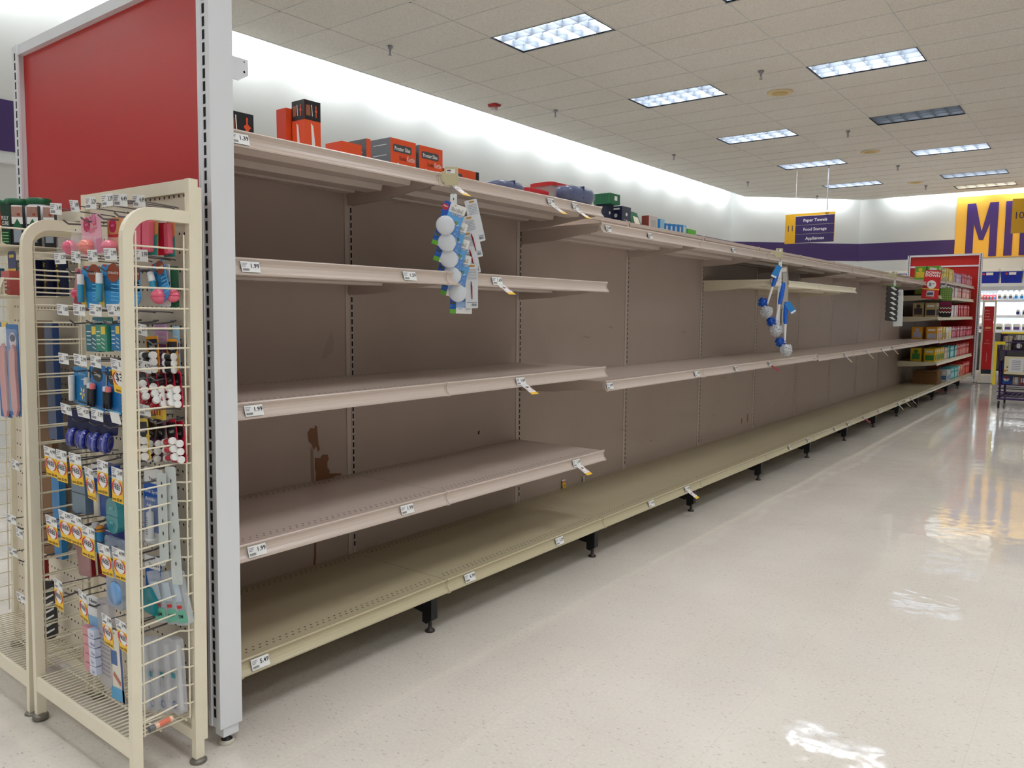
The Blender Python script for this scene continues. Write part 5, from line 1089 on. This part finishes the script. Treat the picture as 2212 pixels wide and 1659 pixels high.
def zig(m, H):
    for j, c in enumerate(((150, 20, 70), (220, 210, 200), (180, 30, 40), (230, 225, 220))):
        P = [(-.08 + .02 * i, -.0226, -.07 - .03 * j - (.018 if i % 2 else 0)) for i in range(9)]
        for i in range(8): m.quad(P[i], P[i + 1], (P[i + 1][0], -.0226, P[i + 1][2] + .014), (P[i][0], -.0226, P[i][2] + .014), mat(c, .8))
    m.quad((-.08, -.0226, -.055), (.08, -.0226, -.055), (.08, -.0226, -.005), (-.08, -.0226, -.005), mat((120, 20, 66), .8))
hold('potholder', 'black potholder with crimson and white zigzags under the green one', 1.49, 1.25, mat((26, 20, 26), .8), zig)
# DOWN DOWN sign
o = thing('shelf_sign', 'red hanging DOWN DOWN price sign at the far end of the top shelf', 'sign', (.60, 11.22, 1.905), (0, .08, .15))
m = MB(); SR = mat((206, 26, 36), .4); W, H = .21, .40
m.box(-W / 2, W / 2, 0, .002, -H, 0, SR); u, v = (1, 0, 0), (0, 0, 1)
m.text('DOWN', (0, -.001, -.052), u, v, .034, OW, 'C', .04, width=W * .86); m.text('DOWN', (0, -.001, -.092), u, v, .034, OW, 'C', .04, width=W * .86)
m.disc((0, -.0008, -.20), .058, u, v, OW, 26); m.text('5', (-.015, -.0014, -.222), u, v, .048, mat((40, 34, 70), .5), 'C', .03); m.text('00', (.022, -.0014, -.196), u, v, .02, mat((40, 34, 70), .5), 'C', .02)
m.quad((-W / 2, -.0006, -.272), (W / 2, -.0006, -.272), (W / 2, -.0006, -.256), (-W / 2, -.0006, -.256), YL2)
m.quad((-.048, -.0006, -.375), (.048, -.0006, -.375), (.048, -.0006, -.285), (-.048, -.0006, -.285), mat((200, 190, 200), .4)); m.quad((-.04, -.001, -.35), (.04, -.001, -.34), (.03, -.001, -.305), (-.035, -.001, -.315), mat((50, 60, 100), .4)); m.quad((-.04, -.001, -.372), (.04, -.001, -.372), (.04, -.001, -.358), (-.04, -.001, -.358), mat((170, 110, 80), .4)); m.build('sign_card', o)
m = MB(); m.tube([(0, .001, 0), (0, .001, .03), (-.05, .001, .035)], .003, M_CREAM, 6); m.build('sign_arm', o)

# ------------------------------------------------------------------ cartons on the far stocked shelves
def pc(h): return mat(h, .4)
SECT = [
 ('top shelf', 1.8185, .502, [((104, 176, 50), (236, 206, 60), 'green and yellow', 2, .20), ((170, 180, 60), (240, 214, 70), 'yellow-green', 3, .19), ((236, 208, 90), (250, 236, 150), 'yellow', 9, .20), ((190, 150, 190), (226, 200, 226), 'lilac', 8, .16), ((200, 60, 80), (236, 170, 176), 'rose red', 12, .19)], 2),
 ('upper shelf', 1.5765, .50, [((60, 50, 30), (120, 150, 50), 'dark green', 3, .15), ((222, 196, 200), (240, 226, 226), 'pale pink', 15, .175), ((214, 110, 90), (240, 180, 160), 'orange pink', 14, .175)], 1),
 ('third shelf', 1.2565, .50, [((190, 170, 120), (60, 50, 60), 'cream pictured', 4, .21), ((236, 208, 214), (250, 236, 236), 'pale pink', 14, .19), ((206, 60, 70), (236, 140, 130), 'coral red', 13, .20)], 2),
 ('middle shelf', .9065, .54, [((226, 160, 40), (190, 194, 214), 'orange and grey', 4, .19), ((236, 206, 90), (70, 90, 150), 'yellow and blue', 3, .19), ((226, 224, 210), (240, 214, 110), 'cream', 4, .18), ((176, 30, 60), (226, 120, 140), 'crimson', 20, .18)], 1),
 ('lower shelf', .5715, .52, [((232, 196, 40), (60, 140, 60), 'yellow and green', 7, .20), ((200, 170, 150), (236, 220, 200), 'buff', 3, .19), ((70, 170, 170), (180, 226, 226), 'teal', 8, .20), ((206, 60, 60), (236, 170, 160), 'red', 13, .21)], 1),
 ('bottom deck', .2102, .54, [((210, 214, 220), (60, 120, 170), 'white and blue', 4, .17), ((70, 176, 182), (190, 230, 232), 'teal', 9, .19), ((230, 170, 150), (206, 70, 50), 'salmon', 5, .19), ((206, 40, 40), (236, 120, 90), 'scarlet', 8, .22)], 1)]
bx_me = {}
for nm, z, xf, G, deep in SECT:
    y = 12.26 if nm != 'bottom deck' else 13.35; cnt = 0; n = sum(g[3] for g in G); wdt = (15.78 - y) / n
    for ci, (c1, c2, cn, num, h) in enumerate(G):
        for k in range(num):
            random.seed(int(z * 100) + cnt); w_ = wdt * .9; dep = .19 if k % 5 else .15; hh = h * random.choice((1, 1, .96, 1.03)); key = (c1, round(w_, 3), dep, round(hh, 3))
            if key not in bx_me:
                m = MB(); m.box(-dep, 0, 0, w_, 0, hh, pc(c1))
                m.quad((.0006, w_ * .1, hh * .12), (.0006, w_ * .9, hh * .12), (.0006, w_ * .9, hh * .55), (.0006, w_ * .1, hh * .55), pc(c2)); m.quad((.0006, w_ * .1, hh * .75), (.0006, w_ * .9, hh * .75), (.0006, w_ * .9, hh * .86), (.0006, w_ * .1, hh * .86), OW)
                m.quad((-dep * .9, -.0006, hh * .1), (-dep * .1, -.0006, hh * .1), (-dep * .1, -.0006, hh * .5), (-dep * .9, -.0006, hh * .5), pc(c2)); m.quad((-dep * .85, -.0006, hh * .7), (-dep * .2, -.0006, hh * .7), (-dep * .2, -.0006, hh * .85), (-dep * .85, -.0006, hh * .85), OW)
                bx_me[key] = m.mesh('carton')
            cnt += 1
            inst('carton', bx_me[key], None, (xf - random.uniform(0, .02), y, z), 0, label='%s carton, %s from the near end of the stocked %s' % (cn, ORD[cnt] if cnt < 37 else 'last', nm), cat='box', group='%s cartons on the %s' % (cn, nm)); y += wdt
    if deep == 2 or nm in ('middle shelf', 'upper shelf', 'lower shelf'):
        for k in range(3):
            c1, c2 = G[0][0], G[0][1]; m = MB(); hh = G[0][4]; m.box(-.15, 0, 0, .10, 0, hh, pc(c1)); m.quad((-.13, -.0006, hh * .15), (-.02, -.0006, hh * .15), (-.02, -.0006, hh * .6), (-.13, -.0006, hh * .6), pc(c2)); m.disc((-.075, -.001, hh * .75), .03, (1, 0, 0), (0, 0, 1), pc(c2), 12)
            m.build('carton', None, (.32, 12.28 + .12 * k, z), None, '%s back row carton, near end of stocked %s, %s back' % (G[0][2], nm, ORD[k + 1]), 'box', 'back row cartons on the %s' % nm)
random.seed(3)
for k in range(15):
    m = MB(); KP = mat((150, 108, 66) if k % 2 else (128, 90, 52), .8); m.box(-.17, .17, -.2, .2, 0, .0125, KP); m.quad((.1705, -.2, .003), (.1705, .2, .003), (.1705, .2, .006), (.1705, -.2, .006), mat((96, 64, 36), .8))
    m.build('folded_paper_bag', None, (.345 + random.uniform(-.008, .008), 12.72 + random.uniform(-.012, .012), .2102 + k * .0135), random.uniform(-.05, .05), 'folded brown paper bag, %s from the bottom of the stack' % ORD[k + 1], 'paper bag', 'stack of folded brown paper bags')

# ------------------------------------------------------------------ signs
PP = mat((58, 40, 96), .45)
def aisle(x0, num, texts, label, rods, panel_col):
    y, z0, z1 = 15.58, 2.742, 3.345; o = thing('aisle_sign', label, 'sign', (x0, y, z0)); W, H = .99, z1 - z0
    m = MB(); m.box(0, W, 0, .02, 0, H, panel_col); m.text(num[0], (.07, -.001, H * .42), (1, 0, 0), (0, 0, 1), .125, PP, 'C'); m.text(num[1], (.15, -.001, H * .42), (1, 0, 0), (0, 0, 1), .125, PP, 'C'); m.build('sign_board', o)
    for i in range(3):
        a = H - .055 - (i + 1) * .172 - i * .012
        m = MB(); m.box(.215, W - .006, -.004, 0, a, a + .172, PP)
        for zz in (a - .008, a + .174): m.box(.21, W, -.003, 0, zz, zz + .007, OW)
        if texts: m.text(texts[i], (.61, -.005, a + .058), (1, 0, 0), (0, 0, 1), .062, OW, 'C', .018)
        m.build('aisle_panel', o)
    r = MB(); xr = .83
    r.lathe([(.04, 0), (.02, .03), (.012, .04)], (xr, .01, H), M_WHITE, 12); r.tube([(xr, .01, H), (xr, .01, ZC - z0)], .011, mat((150, 152, 156), .4), 8); r.build('mounting_rod', o)
    r = MB(); r.tube([(.2, .01, H), (.2, .01, ZC - z0)], .003, OW, 5); r.build('hanging_wire', o)
aisle(-2.944, '11', ('Paper Towels', 'Food Storage', 'Appliances'), 'yellow and purple hanging aisle 11 sign for paper towels and food storage', 1, mat((236, 180, 34), .45))
aisle(1.075, '10', None, 'yellow hanging aisle 10 sign at the right edge', 1, mat((206, 156, 26), .45))
# MILK sign on the far wall
o = thing('wall_sign', 'big yellow MILK sign with tall purple letters on the far wall', 'sign', (-.63, WY - .001, 2.69)); H = 1.495
MB().box(0, 3.4, -.02, 0, 0, H, mat((246, 190, 74), .5)).build('sign_panel', o)
PL = mat((70, 44, 120), .5); LH = 1.29; z0 = .03
def letter(ch, x):
    m = MB(); s_ = .165
    if ch == 'M':
        for P in ([(0, 0), (.16, 0), (.16, LH), (0, LH)], [(.5, 0), (.66, 0), (.66, LH), (.5, LH)], [(.0, LH), (.18, LH), (.375, .31 * LH), (.285, .31 * LH)], [(.66, LH), (.48, LH), (.285, .31 * LH), (.375, .31 * LH)]): m.prism([(x + a, z0 + b) for a, b in P], 'y', -.032 - .001 * len(m.f) / 6, -.021, PL)
    if ch == 'I': m.prism([(x, z0), (x + .17, z0), (x + .17, z0 + LH), (x, z0 + LH)], 'y', -.032, -.021, PL)
    if ch == 'L': m.prism([(x, z0), (x + .48, z0), (x + .48, z0 + .2), (x + .17, z0 + .2), (x + .17, z0 + LH), (x, z0 + LH)], 'y', -.032, -.021, PL)
    if ch == 'K':
        m.prism([(x, z0), (x + .17, z0), (x + .17, z0 + LH), (x, z0 + LH)], 'y', -.032, -.021, PL); m.prism([(x + .17, z0 + .55), (x + .5, z0 + LH), (x + .68, z0 + LH), (x + .3, z0 + .62), (x + .70, z0), (x + .51, z0), (x + .17, z0 + .46)], 'y', -.0325, -.021, PL)
    m.build('letter', o)
letter('M', .235); letter('I', 1.045); letter('L', 1.36); letter('K', 1.96)

# ------------------------------------------------------------------ dairy case along the far wall
CW_ = mat((222, 226, 228), .4); CWD = mat((190, 196, 200), .5)
dc = thing('dairy_case', 'long white open dairy case along the far wall under the yellow sign', 'refrigerator', (-2.4, 20.35, 0)); CL = 7.4
MB().box(0, CL, .72, .80, .02, 2.0, CW_).build('back_wall', dc)
MB().box(0, CL, 0, .80, 1.955, 2.03, CW_).build('canopy', dc)
m = MB(); m.box(0, CL, 0, .02, 1.86, 1.955, CWD); m.build('canopy_fascia', dc)
m = MB(); m.box(0, CL, -.06, .70, .02, .52, mat((40, 40, 46), .5)); m.box(0, CL, -.07, -.02, .50, .60, mat((70, 72, 78), .4)); m.build('case_base', dc)
for x in (0, CL - .03): MB().box(x, x + .03, 0, .8, .52, 1.96, CW_).build('side_wall', dc)
for z in (1.64, 1.275, .925):
    m = MB(); m.box(.03, CL - .03, .12, .72, z - .03, z, CW_); m.box(.03, CL - .03, .10, .12, z - .045, z + .012, mat((240, 242, 246), .4)); m.build('case_shelf', dc)
for z in (1.855, 1.59, 1.225):
    for k in range(3): area('case_light', (-2.4 + 1.25 + 2.45 * k, 20.48, z), 2.3, .04, 9, rot=(math.radians(25), 0, 0), col=(.9, .95, 1))
def bottle(kind):
    m = MB(); c = MB()
    if kind == 'jug':
        m.rbox(-.075, .075, -.075, .075, 0, .17, .02, mat((238, 238, 232), .35)); m.lathe([(.078, 0), (.06, .03), (.03, .06), (.022, .075)], (0, 0, .17), mat((238, 238, 232), .35), 14); c.lathe([(.024, .245), (.024, .262)], (0, 0, 0), mat((226, 226, 220), .4), 12)
    else:
        m.lathe([(.045, 0), (.048, .01), (.048, .14), (.04, .17), (.022, .19)], (0, 0, 0), mat(kind, .35), 14); c.lathe([(.024, .19), (.024, .21)], (0, 0, 0), OW, 12)
    return m.mesh('bottle_body'), c.mesh('cap')
bm = {}
def put(kind, x, z, lb, lc, grp, s=1., ltop=.6):
    if kind not in bm: bm[kind] = bottle(kind)
    o = thing('milk_bottle' if kind == 'jug' else 'dairy_bottle', lb, 'bottle', (x, 20.53, z), group=grp); o.scale = (s, s, s)
    inst('bottle_body', bm[kind][0], o); inst('cap', bm[kind][1], o)
    m = MB(); w_ = .055 if kind == 'jug' else .028; yy = -.0765 if kind == 'jug' else -.0492; m.quad((-w_, yy, .03), (w_, yy, .03), (w_, yy, .11), (-w_, yy, .11), mat(lc, .4)); m.quad((-w_, yy - .0005, .09), (w_, yy - .0005, .09), (w_, yy - .0005, .125), (-w_, yy - .0005, .125), mat((220, 216, 200), .4)); m.build('label', o)
for k in range(12):
    lc = (70, 90, 60) if k in (3, 4) else (90, 70, 150); put('jug', -.18 + k * .172, .926, 'milk jug with %s label, %s from the left, lowest lit shelf' % ('green' if k in (3, 4) else 'purple', ORD[k + 1]), lc, 'gallon milk jugs')
for k in range(5): put((236, 238, 240), .86 + k * .125, 1.276, 'white milk bottle with a navy label, %s on the middle dairy shelf' % ORD[k + 1], (40, 50, 100), 'white bottles on the middle dairy shelf', 1.12)
x = -.1
for k, (c, n_) in enumerate([((214, 130, 120), 'pink')] * 4 + [((206, 60, 70), 'red')] * 4 + [((232, 234, 236), 'white')] * 3 + [((214, 232, 240), 'pale blue')] * 7):
    wd = .068 if k < 8 else .11; put(c, x, 1.641, '%s dairy bottle, %s from the left on the top dairy shelf' % (n_, ORD[k + 1]), (60, 130, 190) if k > 10 or k in (6, 7) else (110, 110, 110), '%s bottles on the top dairy shelf' % n_, .72 if k < 8 else 1.1); x += wd if k != 7 else .10
# cooler boxes on top of the case
CB = mat((24, 52, 168), .3)
for k, x in enumerate((-2.28, -1.83, .02, .475, .93, 1.385)):
    o = thing('cooler_box', 'blue cooler box with a white lid, %s from the left on the dairy case' % ORD[k + 1], 'cooler', (x, 20.42, 2.0305), group='blue coolers on the dairy case')
    m = MB(); W = .43
    m.add([(.02, 0, 0), (W - .02, 0, 0), (W - .02, .28, 0), (.02, .28, 0), (0, -.015, .27), (W, -.015, .27), (W, .30, .27), (0, .30, .27)], [(3, 2, 1, 0), (0, 1, 5, 4), (1, 2, 6, 5), (2, 3, 7, 6), (3, 0, 4, 7)], CB)
    m.box(.04, W - .04, -.02, -.012, .16, .175, CB); m.box(.05, .10, -.012, 0, .0, .16, CB); m.box(W - .10, W - .05, -.012, 0, .0, .16, CB); m.quad((.17, -.02, .19), (.31, -.02, .19), (.31, -.02, .25), (.17, -.02, .25), OW); m.disc((.12, -.021, .215), .026, (1, 0, 0), (0, 0, 1), mat((196, 60, 60), .4), 12)
    m.build('cooler_body', o)
    l = MB(); l.rbox(-.008, W + .008, -.025, .31, .271, .325, .03, OW); l.rbox(.02, W - .02, .0, .29, .325, .345, .04, OW); l.build('cooler_lid', o)

# ------------------------------------------------------------------ far side rack with red sign
o = thing('sign_rack', 'narrow cream rack with a tall red sign beside the far end panel', 'rack', (.665, 16.02, 0))
for x in (0, .195):
    m = MB(); m.rbox(x, x + .03, -.02, .02, .012, 1.56, .006, M_CREAM); m.build('rack_post', o)
m = MB(); m.box(.03, .195, -.012, .012, 1.53, 1.56, M_CREAM); m.box(.03, .195, -.012, .012, .16, .185, M_CREAM); m.box(-.03, .24, -.03, .2, 0, .012, mat((90, 86, 80), .5)); m.build('crossbar', o)
m = MB(); m.box(.033, .192, -.024, -.018, .27, 1.45, mat((190, 26, 34), .4)); u, v = (1, 0, 0), (0, 0, 1); LP = mat((236, 190, 190), .5)
for i, t in enumerate(('Save', 'time,', 'shop', 'online')): m.text(t, (.045, -.0248, 1.36 - .055 * i), u, v, .030, LP, 'L')
m.disc((.11, -.0246, 1.05), .055, u, v, mat((226, 170, 110), .5), 16, .02); m.arc((.10, -.0248, 1.02), .04, .004, 0, 2 * PI, u, v, LP, 14, .018); m.arc((.11, -.0248, .80), .02, .004, 0, PI, u, v, LP, 10); m.text('delivery', (.11, -.0248, .75), u, v, .022, LP, 'C'); m.text('shop.online.com', (.118, -.0248, .42), (0, 0, 1), (-1, 0, 0), .018, LP, 'L'); m.build('red_sign', o)
m = MB(); m.box(.03, .19, .02, .16, .186, .30, mat((30, 60, 80), .5)); m.build('shelf_tray', o)

# ------------------------------------------------------------------ shopping cart
PUR = mat((62, 36, 92), .35, .3)
o = thing('shopping_cart', 'purple two-tier shopping cart with a yellow corner bar and framed notice', 'shopping cart', (1.36, 11.62, 0))
m = MB(); W, D2 = .52, .85
for y in (0, D2): m.tube([(.06, y, .135), (W, y, .135)], .014, PUR, 8)
for x in (.06, W): m.tube([(x, 0, .135), (x, D2, .135)], .014, PUR, 8)
m.tube([(.07, .05, .14), (.075, .02, .5), (.03, .0, .80), (.0, -.03, .92)], .014, PUR, 8); m.tube([(W, .05, .14), (W, .02, .5), (W + .02, .0, .80), (W + .04, -.03, .92)], .014, PUR, 8)
m.tube([(.07, D2 - .1, .14), (.05, D2 - .06, .8)], .014, PUR, 8); m.tube([(W, D2 - .1, .14), (W, D2 - .06, .8)], .014, PUR, 8); m.tube([(.05, .02, .275), (W, .02, .275)], .008, BLK2, 6); m.build('cart_frame', o)
def bask(z0, z1, nm, x0=.05, x1=W, y1=D2):
    b = MB()
    for z in (z0, (z0 + z1) / 2, z1):
        b.tube([(x0, 0, z), (x1, 0, z), (x1, y1, z), (x0, y1, z), (x0, 0, z)], .006, PUR, 5)
    x = x0
    while x <= x1: b.tube([(x, 0, z1), (x, 0, z0), (x, y1, z0), (x, y1, z1)], .003, PUR, 4); x += .047
    y = .04
    while y < y1: b.tube([(x0, y, z1), (x0, y, z0), (x1, y, z0), (x1, y, z1)], .003, PUR, 4); y += .05
    b.build(nm, o)
bask(.80, 1.03, 'upper_basket'); bask(.33, .66, 'lower_basket')
m = MB(); x = .07
while x < W: m.tube([(x, 0, .165), (x, D2, .165)], .003, PUR, 4); x += .06
y = 0
while y < D2: m.tube([(.06, y, .165), (W, y, .165)], .003, PUR, 4); y += .085
for z in (.165, .235): m.tube([(.045, -.01, z), (W, -.01, z), (W, D2, z), (.045, D2, z), (.045, -.01, z)], .005, PUR, 5)
m.build('bottom_tray', o)
YEL = mat((240, 214, 40), .4)
m = MB(); m.rbox(-.015, .02, -.06, -.025, .33, .885, .006, YEL); m.rbox(-.015, .11, -.06, -.025, .885, .925, .006, YEL); m.tube([(.06, -.04, 1.045), (W, -.04, 1.045)], .014, YEL, 8); m.build('handle', o)
m = MB(); m.box(.10, .40, -.03, -.015, .45, .74, BLK2); m.quad((.112, -.031, .48), (.39, -.031, .48), (.39, -.031, .725), (.112, -.031, .725), mat((226, 214, 176), .4)); m.quad((.165, -.032, .51), (.335, -.032, .51), (.335, -.032, .70), (.165, -.032, .70), PALE)
for i in range(6): m.quad((.20, -.0325, .54 + .024 * i), (.30, -.0325, .54 + .024 * i), (.30, -.0325, .548 + .024 * i), (.20, -.0325, .548 + .024 * i), GREYTXT)
random.seed(9)
for i in range(12):
    a = random.choice((.125, .15, .35, .375)); m.disc((a, -.0325, random.uniform(.49, .71)), .011, (1, 0, 0), (0, 0, 1), mat(random.choice(((196, 120, 60), (150, 60, 60), (90, 100, 60), (40, 40, 50))), .5), 8)
m.build('framed_notice', o)
for k, (x, y) in enumerate(((.07, .03), (.42, -.0), (.07, D2 - .05), (.48, D2 - .05))):
    m = MB(); m.lathe([(.038, -.012), (.05, -.010), (.05, .010), (.038, .012)], (x, y, .05), BLK2, 16, 'x'); m.build('caster', o)
PB = mat((30, 90, 190), .3)
for k, (x, y, z) in enumerate([(.075, .05, .335), (.075, .05, .475), (.075, .30, .335), (.075, .30, .475)]):
    m = MB(); m.box(0, .13, 0, .2, 0, .135, PB); m.disc((.065, -.001, .07), .034, (1, 0, 0), (0, 0, 1), OW, 18); m.add([(.065 + .032 * math.cos(t), -.0016, .074 + .030 * math.sin(t)) for t in [PI * k2 / 10 for k2 in range(11)]], [tuple(range(11))], mat((206, 30, 40), .3))
    m.build('soda_carton', None, (1.36 + x, 11.62 + y, z + .004), None, 'blue soda carton with a round emblem, %s in the cart, %s' % (('lower', 'upper')[k % 2], ('front', 'back')[k // 2]), 'box', 'soda cartons in the cart')
for k, (x, c, h, lb) in enumerate([(.215, (190, 184, 178), .13, 'white wrapped pack'), (.30, (176, 60, 66), .13, 'pack with a red label'), (.385, (186, 96, 60), .12, 'orange brown pack')]):
    m = MB(); m.rbox(0, .08, 0, .18, 0, h, .01, mat(c, .4)); m.quad((.01, -.001, .03), (.07, -.001, .03), (.07, -.001, .09), (.01, -.001, .09), PALE); m.build('grocery_pack', None, (1.36 + x, 11.66, .339), None, '%s low in the cart beside the blue cartons' % lb, 'groceries')
for k, (x, y, w_, h, c, lb) in enumerate([(.07, .1, .10, .19, (190, 180, 150), 'cream carton'), (.18, .06, .16, .14, (30, 28, 30), 'black bag'), (.35, .08, .14, .12, (44, 32, 32), 'dark brown bag'), (.20, .3, .22, .2, (226, 226, 220), 'white box'), (.08, .35, .1, .16, (160, 60, 40), 'rust red box')]):
    m = MB(); m.rbox(0, w_, 0, .17, 0, h, .02, mat(c, .4)); m.disc((w_ / 2, -.001, h * .45), min(w_, h) * .25, (1, 0, 0), (0, 0, 1), PALE, 14); m.build('grocery_pack', None, (1.36 + x, 11.62 + y, .806), None, '%s riding in the upper basket of the cart' % lb, 'groceries')
# low dark bin on the floor behind the cart
m = MB(); m.rbox(0, .75, 0, .45, .03, .22, .03, BLK2); m.build('floor_bin', None, (.95, 18.2, 0), None, 'low black bin on the floor far behind the cart', 'bin')
